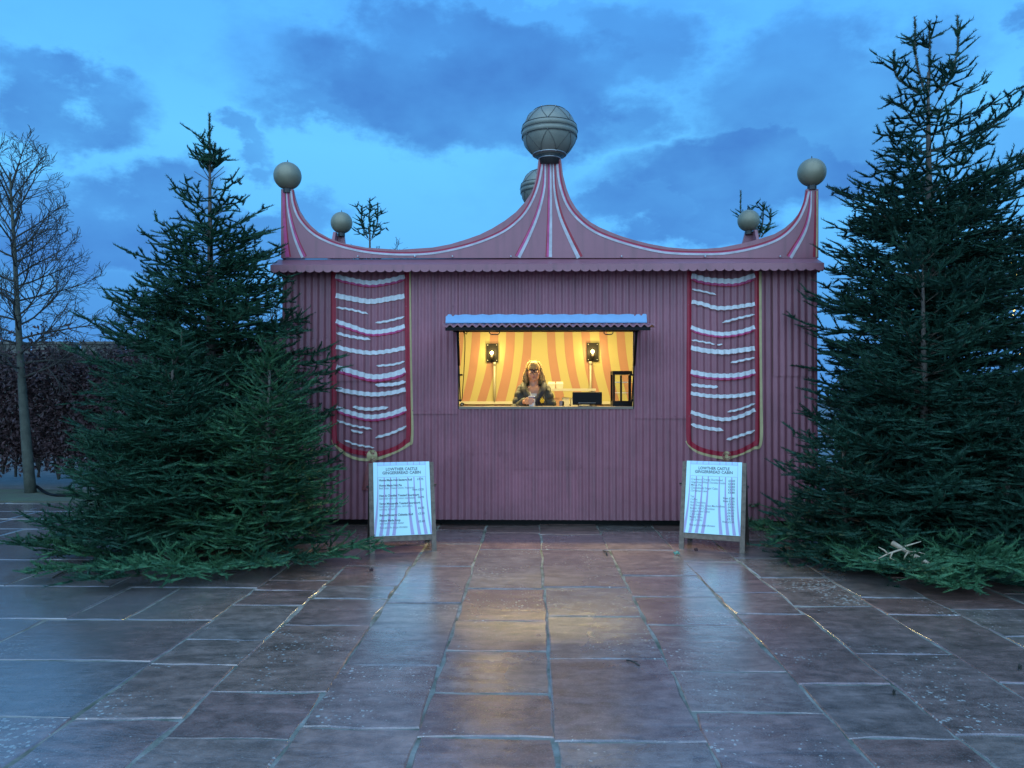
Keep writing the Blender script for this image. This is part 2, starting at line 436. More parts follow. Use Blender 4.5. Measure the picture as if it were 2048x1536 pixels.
# ------------------------------------------------------------------ mesh helpers
class MB:
    def __init__(self):
        self.v, self.f = [], []

    def add(self, vs, fs):
        o = len(self.v)
        self.v += [tuple(v) for v in vs]
        self.f += [tuple(i + o for i in f) for f in fs]

    def box(self, c, s, rot=None):
        hx, hy, hz = s[0] / 2, s[1] / 2, s[2] / 2
        vs = [Vector((x, y, z)) for x in (-hx, hx) for y in (-hy, hy) for z in (-hz, hz)]
        if rot is not None:
            m = Euler(rot).to_matrix()
            vs = [m @ v for v in vs]
        c = Vector(c)
        self.add([v + c for v in vs], [(0, 1, 3, 2), (4, 6, 7, 5), (0, 4, 5, 1), (2, 3, 7, 6), (0, 2, 6, 4), (1, 5, 7, 3)])

    def lohi(self, a, b):
        self.box([(a[i] + b[i]) / 2 for i in range(3)], [abs(b[i] - a[i]) for i in range(3)])

    def tube(self, pts, rad, n=6, cap=True, closed=False):
        pts = [Vector(p) for p in pts]
        k = len(pts)
        if not hasattr(rad, '__len__'):
            rad = [rad] * k
        vs = []
        ref = None
        for i, p in enumerate(pts):
            if closed:
                t = pts[(i + 1) % k] - pts[(i - 1) % k]
            else:
                t = pts[min(i + 1, k - 1)] - pts[max(i - 1, 0)]
            if t.length < 1e-9:
                t = Vector((0, 0, 1))
            t.normalize()
            if ref is None:
                ref = t.orthogonal().normalized()
            u = ref - t * ref.dot(t)
            if u.length < 1e-6:
                u = t.orthogonal()
            u.normalize(); ref = u
            w = t.cross(u)
            for j in range(n):
                a = 2 * PI * j / n
                vs.append(p + (u * math.cos(a) + w * math.sin(a)) * rad[i])
        fs = []
        for i in range(k if closed else k - 1):
            i2 = (i + 1) % k
            for j in range(n):
                fs.append((i * n + j, i * n + (j + 1) % n, i2 * n + (j + 1) % n, i2 * n + j))
        if cap and not closed:
            fs.append(tuple(range(n - 1, -1, -1)))
            fs.append(tuple((k - 1) * n + j for j in range(n)))
        self.add(vs, fs)

    def ball(self, c, r, nu=16, nv=10, stretch=(1, 1, 1)):
        c = Vector(c)
        vs = [c + Vector((0, 0, r * stretch[2]))]
        for i in range(1, nv):
            t = PI * i / nv
            for j in range(nu):
                a = 2 * PI * j / nu
                vs.append(c + Vector((r * stretch[0] * math.sin(t) * math.cos(a), r * stretch[1] * math.sin(t) * math.sin(a),
                                      r * stretch[2] * math.cos(t))))
        vs.append(c - Vector((0, 0, r * stretch[2])))
        fs = [(0, 1 + j, 1 + (j + 1) % nu) for j in range(nu)]
        for i in range(nv - 2):
            a = 1 + i * nu; b = a + nu
            for j in range(nu):
                fs.append((a + j, b + j, b + (j + 1) % nu, a + (j + 1) % nu))
        l = len(vs) - 1; a = 1 + (nv - 2) * nu
        fs += [(a + (j + 1) % nu, a + j, l) for j in range(nu)]
        self.add(vs, fs)

    def prism(self, poly, f0, f1):
        """poly of 2-D points, mapped by f0 / f1 to the two faces"""
        n = len(poly)
        vs = [f0(p) for p in poly] + [f1(p) for p in poly]
        fs = [tuple(range(n)), tuple(range(2 * n - 1, n - 1, -1))]
        fs += [(i, n + i, n + (i + 1) % n, (i + 1) % n) for i in range(n)]
        self.add(vs, fs)

    def mesh(self, name):
        me = bpy.data.meshes.new(name)
        me.from_pydata(self.v, [], self.f)
        me.update()
        return me

    def build(self, name, m, parent=None, smooth=False, fix=True):
        me = self.mesh(name)
        if fix:
            bm = bmesh.new(); bm.from_mesh(me)
            bmesh.ops.recalc_face_normals(bm, faces=bm.faces)
            bm.to_mesh(me); bm.free()
        return link(name, me, m, parent, smooth)


def link(name, me, m, parent=None, smooth=False):
    o = bpy.data.objects.new(name, me)
    COL.objects.link(o)
    if m is not None and not me.materials:
        me.materials.append(m)
    if smooth and len(me.polygons):
        me.polygons.foreach_set('use_smooth', [True] * len(me.polygons))
    if parent is not None:
        o.parent = parent
        o.matrix_parent_inverse = parent.matrix_world_inv if hasattr(parent, 'matrix_world_inv') else Matrix()
    return o


def tag(o, label=None, cat=None, group=None, kind=None):
    if label: o['label'] = label
    if cat: o['category'] = cat
    if group: o['group'] = group
    if kind: o['kind'] = kind
    return o


def empty(name, loc=(0, 0, 0), rz=0.0):
    o = bpy.data.objects.new(name, None)
    COL.objects.link(o)
    o.location = loc; o.rotation_euler = (0, 0, rz)
    o.empty_display_size = .1
    return o


def tris_mesh(name, V):
    """V: (n,3,3) loose triangles, fast"""
    n = len(V)
    me = bpy.data.meshes.new(name)
    me.vertices.add(n * 3); me.loops.add(n * 3); me.polygons.add(n)
    me.vertices.foreach_set('co', np.ascontiguousarray(V, dtype=np.float32).ravel())
    me.loops.foreach_set('vertex_index', np.arange(n * 3, dtype=np.int32))
    me.polygons.foreach_set('loop_start', np.arange(0, n * 3, 3, dtype=np.int32))
    me.update(calc_edges=True)
    return me


def catmull(pts, n):
    """n samples along a Catmull-Rom through 2-D / 3-D points, by chord length"""
    A = np.array(pts, dtype=float)
    if len(A) == 2:
        return np.array([A[0] + (A[1] - A[0]) * t for t in np.linspace(0, 1, n)])
    d = np.r_[0, np.cumsum(np.linalg.norm(np.diff(A, axis=0), axis=1))]
    ext = np.vstack([2 * A[0] - A[1], A, 2 * A[-1] - A[-2]])
    out = []
    for s in np.linspace(0, d[-1], n):
        i = min(np.searchsorted(d, s, 'right') - 1, len(A) - 2)
        t = (s - d[i]) / max(d[i + 1] - d[i], 1e-9)
        p0, p1, p2, p3 = ext[i], ext[i + 1], ext[i + 2], ext[i + 3]
        out.append(.5 * ((2 * p1) + (-p0 + p2) * t + (2 * p0 - 5 * p1 + 4 * p2 - p3) * t * t + (-p0 + 3 * p1 - 3 * p2 + p3) * t ** 3))
    return np.array(out)


# ------------------------------------------------------------------ ground and paving
gb = MB()
gb.add([(-400, -100, -.06), (400, -100, -.06), (400, 700, -.06), (-400, 700, -.06)], [(0, 1, 2, 3)])
ground = gb.build('ground', M['ground'], fix=False); tag(ground, kind='structure')

rng = random.Random(5)
pv = MB()
pv.lohi((-9.5, .6, -.055), (9.0, 11.9, -.005))
paving = pv.build('paving', M['mortar']); tag(paving, kind='structure')


def yj(py):
    return 1.5 * FPX / (py - 789)


def flag(x0, x1, y0, y1):
    g = .0062 + rng.uniform(-.003, .0035)
    x0 += g; x1 -= g; y0 += g; y1 -= g
    if x1 - x0 < .05 or y1 - y0 < .05:
        return
    n = 4
    jit = .010
    ring = []
    cs = [(x0, y0), (x1, y0), (x1, y1), (x0, y1)]
    for i in range(4):
        a, b = cs[i], cs[(i + 1) % 4]
        for k in range(n):
            t = k / n
            q = jit if k else jit * 1.4
            ring.append((a[0] + (b[0] - a[0]) * t + rng.uniform(-q, q), a[1] + (b[1] - a[1]) * t + rng.uniform(-q, q)))
    dz = rng.uniform(-.003, .003); tx = rng.uniform(-.004, .004); ty = rng.uniform(-.004, .004)
    cx, cy = (x0 + x1) / 2, (y0 + y1) / 2
    m = len(ring)
    vs = []
    for k, (ins, z) in enumerate(((0, -.05), (0, -.006), (.009, 0))):
        for (x, y) in ring:
            L_ = math.hypot(x - cx, y - cy)
            s = 1 - ins / L_
            X, Y = cx + (x - cx) * s, cy + (y - cy) * s
            zz = z if k == 0 else z + dz + (X - cx) * tx + (Y - cy) * ty
            vs.append((X, Y, zz))
    fs = []
    for k in range(2):
        for i in range(m):
            fs.append((k * m + i, k * m + (i + 1) % m, (k + 1) * m + (i + 1) % m, (k + 1) * m + i))
    fs.append(tuple(2 * m + i for i in range(m)))
    b = MB(); b.add(vs, fs)
    b.build('flagstone', M['flag'], paving, fix=False)


def fill(ys, lo, hi, mn=.42, mx=.95):
    ys = sorted(ys)
    y = ys[0]; pre = []
    while y > lo:
        y -= rng.uniform(mn, mx); pre.append(max(y, lo))
    y = ys[-1]; post = []
    while y < hi:
        y += rng.uniform(mn, mx); post.append(min(y, hi))
    return sorted(pre) + ys + post


strips = [(-2.12, -1.615, [1162, 1182, 1212, 1282, 1332, 1442]),
          (-1.615, -1.037, [1132, 1172, 1198, 1252, 1385]),
          (-1.037, -.496, [1088, 1132, 1206, 1331, 1456]),
          (-.496, .11, [1065, 1098, 1177, 1240, 1299, 1384]),
          (.11, .764, [1068, 1098, 1172, 1230, 1315, 1477]),
          (.764, 1.39, [1062, 1098, 1149, 1190, 1246, 1337, 1417]),
          (1.39, 1.875, [1062, 1121, 1181, 1224, 1360]),
          (1.875, 2.435, [1151, 1207, 1301, 1456]),
          (2.435, 2.93, [1120, 1190, 1223, 1354]),
          (2.93, 3.55, [1150, 1210, 1264, 1400]),
          (3.55, 4.1, [1180, 1240]), (4.1, 4.75, [1160, 1235]), (4.75, 5.35, [1150]), (5.35, 6.0, [1170]), (6.0, 6.6, [1150])]
for (x0, x1, js) in strips:
    ys = fill([yj(j) for j in js], 1.3, 9.6)
    for a, b in zip(ys[:-1], ys[1:]):
        flag(x0, x1, a, b)
bands = fill([yj(1440), yj(1325), yj(1243), 5.95, 6.9], 1.3, 10.6, .55, .85)
for a, b in zip(bands[:-1], bands[1:]):
    xs = [-2.12]
    if abs(a - yj(1243)) < .01:
        xs += [-2.7, -3.1]
    if abs(a - yj(1440)) < .01:
        xs += [-3.2]
    while xs[-1] > -9.2:
        xs.append(xs[-1] - rng.uniform(.6, 1.25))
    for p, q in zip(xs[:-1], xs[1:]):
        flag(q, p, a, b)

sb = MB()
sb.lohi((-12, 10.6, -.05), (-3.4, 11.9, .012))
soil = sb.build('soil_bed', M['soil']); tag(soil, kind='structure')

# ------------------------------------------------------------------ cabin
Y0 = 8.77
PITCHC, AMP = .0765, .0085
XL, XR = P(567, 800, Y0).x, P(1632, 800, Y0).x
ZB = P(1100, 1040, Y0).z
ZE = 2.97
DEP = 2.42
YB = Y0 + DEP
FLOOR = .22
WX0, WX1 = P(918, 735, Y0).x, P(1266, 735, Y0).x
WZ0, WZ1 = P(1090, 813, Y0).z, 2.27
cabin = empty('gingerbread_cabin', ((XL + XR) / 2, Y0, 0))
CB = Vector(cabin.location)


def toc(mb):
    """world coordinates -> cabin coordinates"""
    mb.v = [tuple(Vector(v) - CB) for v in mb.v]
    return mb


def cpart(mb, name, m, parent=None, smooth=False, fix=True):
    return toc(mb).build(name, m, parent or cabin, smooth, fix)


tag(cabin, 'pink corrugated metal food cabin with circus tent crest and lit serving hatch', 'food cabin')


def corr(x, p=PITCHC):
    return AMP * math.cos(2 * PI * x / p)


def sheet(x0, x1, z0, z1, off):
    n = max(2, int((x1 - x0) / PITCHC * 8))
    b = MB()
    vs = []
    for i in range(n + 1):
        x = x0 + (x1 - x0) * i / n
        y = Y0 + corr(x) - off
        vs += [(x, y, z0), (x, y, z1), (x, y + .003, z0)]
    fs = []
    for i in range(n):
        a, c = i * 3, (i + 1) * 3
        fs += [(a, c, c + 1, a + 1), (a, a + 2, c + 2, c)]
    b.add(vs, fs)
    o = cpart(b, 'wall_sheet', M['wall'], smooth=False, fix=False)
    return o


cut = [XL, P(668, 700, Y0).x, P(818, 700, Y0).x, WX0 - .012, P(1025, 700, Y0).x, P(1155, 700, Y0).x, WX1 + .012,
       P(1384, 700, Y0).x, P(1432, 700, Y0).x, P(1545, 700, Y0).x, XR]


def zpx(py):
    return P(1100, py, Y0).z


laps = [[677, 830], [760], [826], None, None, None, [835], [651, 932], [], [751], [812]]
screws = MB()
for i in range(len(cut) - 1):
    a, b = cut[i], cut[i + 1]
    if i in (3, 4, 5):
        zs = [(ZB, zpx(905 if i == 3 else (938 if i == 4 else 934))), (zpx(905 if i == 3 else (938 if i == 4 else 934)), WZ0 - .005), (WZ1, ZE)]
        for k, (z0, z1) in enumerate(zs):
            sheet(a, b, z0 - (.012 if k == 1 else 0), z1, .004 if k == 1 else (.002 if i % 2 else .0))
        hs = [zpx(905 if i == 3 else 938) + .02]
    else:
        zz = [ZB] + sorted(zpx(q) for q in laps[i]) + [ZE]
        for k in range(len(zz) - 1):
            sheet(a, b, zz[k] - (.012 if k else 0), zz[k + 1], (.011 if k % 2 else .0) + (.0018 if i % 2 else 0))
        hs = [z + .02 for z in zz[1:-1]]
    hs += [ZB + .08, ZB + .75, zpx(612) if i not in (3, 4, 5) else zpx(560)]
    for h in hs:
        x = round(a / PITCHC) * PITCHC + PITCHC / 2
        while x < b - .02:
            if x > a + .02 and rng.random() < .55:
                screws.ball((x, Y0 - AMP - .012, h + rng.uniform(-.01, .01)), .007, 6, 4)
            x += PITCHC * 2
so = cpart(screws, 'screw_heads', M['wall'], smooth=True); so['kind'] = 'stuff'

# structure behind the sheets: frame walls, floor, roof, base
fr = MB()
yi0, yi1 = Y0 + .016, Y0 + .07
fr.lohi((XL, yi0, FLOOR), (WX0 - .0, yi1, ZE))
fr.lohi((WX1 + .0, yi0, FLOOR), (XR, yi1, ZE))
fr.lohi((WX0, yi0, FLOOR), (WX1, yi1, WZ0 - .03))
fr.lohi((WX0, yi0, WZ1 + .01), (WX1, yi1, ZE))
cpart(fr, 'front_lining', M['yellow'])
b = MB(); b.lohi((XL, yi1 + .002, FLOOR), (XL + .05, YB - .062, ZE)); cpart(b, 'end_wall', M['yellow'])
b = MB(); b.lohi((XR - .05, yi1 + .002, FLOOR), (XR, YB - .062, ZE)); cpart(b, 'end_wall', M['yellow'])
b = MB(); b.lohi((XL, YB - .06, FLOOR), (XR, YB, ZE)); back_wall = cpart(b, 'back_wall', M['yellow'])
b = MB(); b.lohi((XL, Y0 + .05, .12), (XR, YB, FLOOR - .003)); cpart(b, 'floor', M['ply'])
b = MB(); b.lohi((XL + .01, Y0 + .012, ZE + .003), (XR - .01, YB - .01, ZE + .06)); cpart(b, 'roof', M['roof'])
b = MB(); b.lohi((XL + .053, Y0 + .073, ZE - .12), (XR - .053, YB - .063, ZE - .02)); cpart(b, 'ceiling', M['ivory'])
b = MB()
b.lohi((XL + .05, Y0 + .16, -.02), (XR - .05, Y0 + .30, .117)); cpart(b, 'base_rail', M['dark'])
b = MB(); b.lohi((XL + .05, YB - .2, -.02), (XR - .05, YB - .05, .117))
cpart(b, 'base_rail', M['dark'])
# corrugated cladding of the two ends and the back
for xs, dr in ((XL, -1), (XR, 1)):
    b = MB(); vs = []; fs = []
    n = int(DEP / PITCHC * 8)
    for i in range(n + 1):
        y = Y0 + .02 + (DEP - .04) * i / n
        x = xs + dr * (.012 + AMP * math.cos(2 * PI * y / PITCHC))
        vs += [(x, y, ZB), (x, y, ZE)]
    fs = [(2 * i, 2 * i + 2, 2 * i + 3, 2 * i + 1) for i in range(n)]
    b.add(vs, fs); cpart(b, 'end_cladding', M['wall'], fix=False)
    b = MB(); b.lohi((xs - .014 if dr < 0 else xs - .012, Y0 - .012, ZB), (xs + .012 if dr < 0 else xs + .014, Y0 + .018, ZE))
    cpart(b, 'corner_trim', M['wall2'])

# hatch frame and counter
b = MB()
for (a0, a1) in (((WX0 - .010, Y0 - .010, WZ0 - .03), (WX0, Y0 + .015, WZ1)), ((WX1, Y0 - .010, WZ0 - .03), (WX1 + .010, Y0 + .015, WZ1)),
                 ((WX0 - .01, Y0 - .010, WZ1), (WX1 + .01, Y0 + .015, WZ1 + .01))):
    b.lohi(a0, a1)
cpart(b, 'hatch_frame', M['iron'])
b = MB(); b.lohi((WX0 + .002, Y0 - .02, WZ0 - .028), (WX1 - .002, Y0 + .37, WZ0)); counter = cpart(b, 'counter', M['countertop'])
b = MB()
b.lohi((WX0 + .05, Y0 + .34, FLOOR), (WX0 + .1, Y0 + .36, WZ0 - .03)); cpart(b, 'counter_leg', M['ivory'])
b = MB(); b.lohi((WX1 - .1, Y0 + .34, FLOOR), (WX1 - .05, Y0 + .36, WZ0 - .03)); cpart(b, 'counter_leg', M['ivory'])

# painted stripes on the back wall (traced at the wall's own distance)
YW = YB - .0625


def wpx(x, y):
    return (880 + x / 4.655, 600 + y / 4.655)


bands_o = [([300, 292, 285, 262, 225, 190], [378, 370, 362, 338, 300, 262]),
           ([470, 460, 452, 420, 372, 330], [546, 540, 532, 498, 455, 415]),
           ([618, 612, 606, 580, 540, 505], [700, 694, 688, 668, 632, 598]),
           ([780, 774, 768, 740, 700, 668], [858, 852, 848, 826, 790, 760]),
           ([990, 1000, 1004, 1030, 1062, 1090], [1070, 1076, 1082, 1112, 1145, 1175]),
           ([1150, 1160, 1165, 1195, 1240, 1275], [1230, 1240, 1246, 1272, 1315, 1350]),
           ([1310, 1325, 1332, 1360, 1405, 1440], [1390, 1402, 1408, 1438, 1482, 1520]),
           ([1478, 1490, 1497, 1525, 1568, 1605], [1555, 1562, 1570, 1600, 1645, 1680]),
           ([1638, 1650, 1656, 1685, 1728, 1765], [1715, 1728, 1736, 1765, 1808, 1845]),
           ([150, 140, 132, 100, 60, 20], [225, 215, 206, 180, 140, 105]),
           ([1800, 1812, 1820, 1850, 1890, 1930], [1880, 1892, 1900, 1930, 1975, 2015])]
zs_b = [262, 420, 500, 680, 850, 985]
for l, r in bands_o:
    b = MB(); vs = []; fs = []
    ys = np.linspace(170, 1300, 30)
    lx = np.interp(ys, zs_b, l); rx = np.interp(ys, zs_b, r)
    # continue the curve beyond the visible opening
    cl = catmull(list(zip(l, zs_b)), 40); cr = catmull(list(zip(r, zs_b)), 40)
    lx = np.interp(ys, cl[:, 1], cl[:, 0]); rx = np.interp(ys, cr[:, 1], cr[:, 0])
    k = ys > 985
    lx[k] += (ys[k] - 985) * (l[-1] - l[-2]) / 135; rx[k] += (ys[k] - 985) * (r[-1] - r[-2]) / 135
    for x1, x2, y in zip(lx, rx, ys):
        vs += [P(*wpx(x1, y), YW), P(*wpx(x2, y), YW)]
    fs = [(2 * i, 2 * i + 1, 2 * i + 3, 2 * i + 2) for i in range(len(ys) - 1)]
    b.add(vs, fs); cpart(b, 'painted_stripe', M['orange'], back_wall, fix=False)

# trunking along the back wall
b = MB()
p0, p1 = P(*wpx(215, 948), YB - .085), P(*wpx(1790, 962), YB - .085)
b.lohi((p0.x - .6, YB - .10, p1.z - .012), (p1.x + .5, YB - .0635, p1.z + .028)); cpart(b, 'cable_trunking', M['ivory'])

# flashing above the hatch, flap and its fittings
b = MB()
fx0, fx1 = P(891, 640, Y0 - .05).x, P(1294, 640, Y0 - .05).x
n = 60
vs = []
for i in range(n + 1):
    x = fx0 + (fx1 - fx0) * i / n
    w = .004 * math.sin(i * 1.3) + rng.uniform(-.002, .002)
    vs += [(x, Y0 - .010, P(1090, 629, Y0).z + w), (x, Y0 - .050, P(1090, 644, Y0 - .05).z), (x, Y0 - .048, P(1090, 646, Y0 - .048).z),
           (x, Y0 - .008, P(1090, 636, Y0).z)]
fs = []
for i in range(n):
    for k in range(4):
        a, c = i * 4 + k, i * 4 + (k + 1) % 4
        fs.append((a, a + 4, c + 4, c))
fs += [(0, 1, 2, 3), (n * 4, n * 4 + 3, n * 4 + 2, n * 4 + 1)]
b.add(vs, fs); cpart(b, 'hatch_flashing', M['flashing'])
flapY = Y0 - .90
zf = P(1090, 649, flapY).z
zh = 2.284
b = MB(); vs = []
x0, x1 = P(885, 648, flapY).x, P(1311, 648, flapY).x
n = 28 * 8
for i in range(n + 1):
    x = x0 + (x1 - x0) * i / n
    c = .013 * math.cos(2 * PI * (x - x0) / (.0765))
    for y, z in ((flapY, zf), (Y0 - .03, zh)):
        vs += [(x, y, z + c), (x, y, z + c - .017)]
fs = []
for i in range(n):
    a, c = i * 4, i * 4 + 4
    fs += [(a, c, c + 2, a + 2), (a + 1, a + 3, c + 3, c + 1), (a, a + 1, c + 1, c), (a + 2, c + 2, c + 3, a + 3)]
b.add(vs, fs)
flap = cpart(b, 'hatch_flap', M['wall2'])
sl = (zh - zf) / (Y0 - .03 - flapY)
b = MB()
bw0, bw1 = WX0 - .06, WX1 + .06
for x in (bw0 + .03, bw1 - .03, (bw0 + bw1) / 2):
    b.add([(x + dx, y, zf + (y - flapY) * sl + dz) for y in (flapY + .06, Y0 - .04) for dx in (-.02, .02) for dz in (-.06, -.026)],
          [(0, 1, 3, 2), (4, 6, 7, 5), (0, 4, 5, 1), (2, 3, 7, 6), (0, 2, 6, 4), (1, 5, 7, 3)])
b.lohi((bw0, flapY + .012, zf - .058), (bw1, flapY + .058, zf - .022))
b.lohi((bw0, Y0 - .075, zh - .075), (bw1, Y0 - .035, zh - .035))
cpart(b, 'flap_frame', M['black'], flap)
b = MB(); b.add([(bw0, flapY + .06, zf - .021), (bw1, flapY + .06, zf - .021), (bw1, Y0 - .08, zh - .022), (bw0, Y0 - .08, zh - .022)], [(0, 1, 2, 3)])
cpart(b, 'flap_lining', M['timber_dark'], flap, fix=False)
for (xa, xb) in ((979, 999), (1208, 1226)):
    q = flapY + .04
    zb_ = P(xa, 669, q).z
    b = MB()
    b.tube([P(xa, 652, q), P(xa, 666, q), P(xa + 3, 669, q), P(xb - 3, 669, q), P(xb, 666, q), P(xb, 652, q)], .0055, 6)
    cpart(b, 'pull_handle', M['iron'], flap, True)
for sx in (-1, 1):
    xx = WX0 + .018 if sx < 0 else WX1 - .018
    lo = Vector((xx, Y0 - .03, WZ0 + .07))
    hi = Vector((bw0 + .10 if sx < 0 else bw1 - .10, flapY + .30, zf + .30 * sl - .06))
    mid = lo.lerp(hi, .52)
    b = MB(); b.tube([lo, mid], .007, 8); b.tube([mid, hi], .014, 8)
    b.ball(lo, .016, 8, 6)
    b.box((xx, Y0 - .02, WZ0 + .36), (.05, .03, .02))
    cpart(b, 'gas_strut', M['black'], flap, True)
b = MB()
b.tube(catmull([P(922, 660, Y0 - .3), P(932, 668, Y0 - .25), P(934, 665, Y0 - .3), P(936, 655, Y0 - .4)], 14), .005, 5)
b.tube(catmull([P(926, 660, Y0 - .2), P(930, 680, Y0 - .05), P(928, 740, Y0 + .05), P(924, 800, Y0 + .05)], 18), .005, 5)
cpart(b, 'lamp_cable', M['black'], flap, True)

# ---- painted ribbons
def ribbon(b, pts, o0, o1, yfun, across=2, step=1.4, taper=0.0, wob=0.0, seed=0):
    """ribbon along pixel points, between normal offsets o0..o1 (px, numbers or (start, end) pairs, + = right of travel / below)"""
    L_ = np.linalg.norm(np.diff(np.array(pts, float), axis=0), axis=1).sum()
    n = max(4, int(L_ / step))
    C = catmull(pts, n)
    T = np.gradient(C, axis=0); T /= np.linalg.norm(T, axis=1)[:, None] + 1e-9
    Nn = np.stack([-T[:, 1], T[:, 0]], 1)
    rs = random.Random(seed)
    ph = rs.uniform(0, 6)
    vs = []
    for i in range(n):
        t = i / (n - 1)
        f0 = o0[0] + (o0[1] - o0[0]) * t if isinstance(o0, tuple) else o0
        f1 = o1[0] + (o1[1] - o1[0]) * t if isinstance(o1, tuple) else o1
        if taper:
            e = min(1, min(t, 1 - t) / taper + .12)
            m = (f0 + f1) / 2
            f0, f1 = m + (f0 - m) * e, m + (f1 - m) * e
        for j in range(across + 1):
            o = f0 + (f1 - f0) * j / across
            px, py = C[i] + Nn[i] * o
            if wob:
                py += wob * math.cos(2 * PI * px / 13.4 + ph) + wob * .5 * rs.uniform(-1, 1)
            vs.append(yfun(px, py))
    k = across + 1
    fs = [(i * k + j, (i + 1) * k + j, (i + 1) * k + j + 1, i * k + j + 1) for i in range(n - 1) for j in range(across)]
    b.add(vs, fs)


def on_wall(off):
    def f(px, py):
        p = P(px, py, Y0 - .005)
        return Vector((p.x, Y0 + corr(p.x) - .015 - off, p.z))
    return f


def crop4(pts, ox, oy, s=3.4917):
    return [(ox + x / s, oy + y / s) for x, y in pts]


def banner(ox, oy, border, cream, folds, knob, kr, name_label):
    b = MB()
    ribbon(b, crop4(border, ox, oy), -4.6, 4.6, on_wall(.0015), 4, 1.2)
    root = cpart(b, 'painted_banner', M['crimson'], fix=False)
    root['label'] = name_label
    b = MB(); ribbon(b, crop4(cream, ox, oy), -2.8, 2.8, on_wall(.0), 3, 1.2)
    cpart(b, 'gold_edge', M['cream'], root, fix=False)
    for i, (pts, t, red) in enumerate(folds):
        h = t / 3.4917 / 2
        pp = crop4(pts, ox, oy)
        short = len(pts) <= 3
        b = MB(); ribbon(b, pp, -h, h, on_wall(.003), 2, 1.2, .10 if short else 0, .55, i)
        o = cpart(b, 'white_fold', M['white'], root, fix=False)
        if red == 2:
            b = MB(); ribbon(b, pp, h * .3, h * 1.9, on_wall(.002), 2, 1.2, .10, .5, i)
            cpart(b, 'rose_fold', M['pinkp'], root, fix=False)
            b = MB(); ribbon(b, pp, h * 1.4, h * 2.3, on_wall(.0012), 2, 1.2, .10, .5, i + 7)
            cpart(b, 'crimson_fold', M['crimson'], root, fix=False)
        else:
            b = MB(); ribbon(b, [(x + .8, y) for x, y in pp], h * .2, h + 1.5, on_wall(.002), 2, 1.2, .08, .55, i)
            cpart(b, 'brown_fold', M['brownp'], root, fix=False)  # thin brown line of the mural below each white fold
    kx, ky = crop4([knob], ox, oy)[0]
    r = kr / 3.4917
    b = MB(); f = on_wall(.004)
    vs = [f(kx, ky)] + [f(kx + r * math.cos(a), ky + r * 1.12 * math.sin(a)) for a in np.linspace(0, 2 * PI, 29)[:-1]]
    b.add(vs, [(0, 1 + i, 1 + (i + 1) % 28) for i in range(28)]); kn = cpart(b, 'tassel_knot', M['cream'], root, fix=False)
    b = MB(); f = on_wall(.006)
    for (a0, a1, rr) in ((.3, 2.9, .62), (3.3, 5.6, .55), (5.2, 8.2, .92), (1.6, 4.4, .9)):
        ribbon(b, [(kx + r * rr * math.cos(a), ky + r * rr * math.sin(a)) for a in np.linspace(a0, a1, 6)], -.8, .8, f, 1, 1.0)
    cpart(b, 'tassel_outline', M['brownp'], root, fix=False)
    b = MB()
    ribbon(b, [(kx - 2, ky + r), (kx - 7, ky + r + 22), (kx - 12, ky + r + 58)], (-5, -8), (5, 9), on_wall(.0045), 4, 1.2)
    cpart(b, 'tassel_fringe', M['brownp'], root, fix=False)
    return root


bL = [(445, 150), (447, 600), (450, 1000), (452, 1310), (478, 1352), (560, 1398), (640, 1416), (700, 1422), (780, 1418), (880, 1385), (945, 1340), (968, 1290),
      (966, 1000), (960, 600), (956, 150)]
cL = [(974, 150), (980, 600), (988, 1000), (993, 1310), (968, 1358), (880, 1408), (770, 1452), (690, 1464), (600, 1455), (520, 1418), (462, 1365), (436, 1325)]
fL = [([(458, 182), (560, 208), (700, 230), (840, 212), (942, 184)], 30, 2),
      ([(460, 318), (560, 338), (700, 360), (840, 340), (940, 322)], 34, 1),
      ([(462, 402), (560, 415), (688, 447)], 14, 1), ([(735, 510), (830, 495), (940, 467)], 14, 1),
      ([(462, 497), (560, 530), (700, 572), (840, 560), (942, 532)], 28, 2),
      ([(462, 578), (560, 604), (702, 625)], 19, 1),
      ([(462, 675), (560, 700), (700, 718), (840, 705), (944, 682)], 28, 1),
      ([(742, 810), (860, 800), (944, 778)], 14, 1),
      ([(464, 817), (560, 845), (720, 885), (860, 868), (946, 838)], 34, 2),
      ([(735, 943), (860, 938), (950, 918)], 23, 1),
      ([(464, 968), (560, 990), (720, 1008), (860, 995), (948, 972)], 29, 1),
      ([(578, 1095), (690, 1112), (828, 1098)], 22, 1),
      ([(464, 1100), (560, 1135), (700, 1165), (840, 1145), (952, 1105)], 30, 2),
      ([(464, 1188), (580, 1225), (716, 1250)], 14, 1), ([(565, 1256), (605, 1268), (650, 1274)], 14, 1),
      ([(735, 1310), (850, 1278), (955, 1230)], 17, 1), ([(520, 1325), (600, 1357), (730, 1380)], 12, 1)]
banner(540, 500, bL, cL, fL, (715, 1437), 38, 'painted curtain panel to the left of the hatch')
bR = [(204, 150), (202, 600), (199, 1000), (199, 1300), (222, 1358), (300, 1398), (400, 1420), (462, 1424), (540, 1412), (620, 1375), (672, 1340), (678, 1290),
      (680, 1000), (676, 600), (674, 150)]
cR = [(697, 150), (699, 600), (703, 1000), (703, 1340), (650, 1385), (540, 1432), (462, 1452), (360, 1438), (270, 1412), (215, 1375), (184, 1332)]
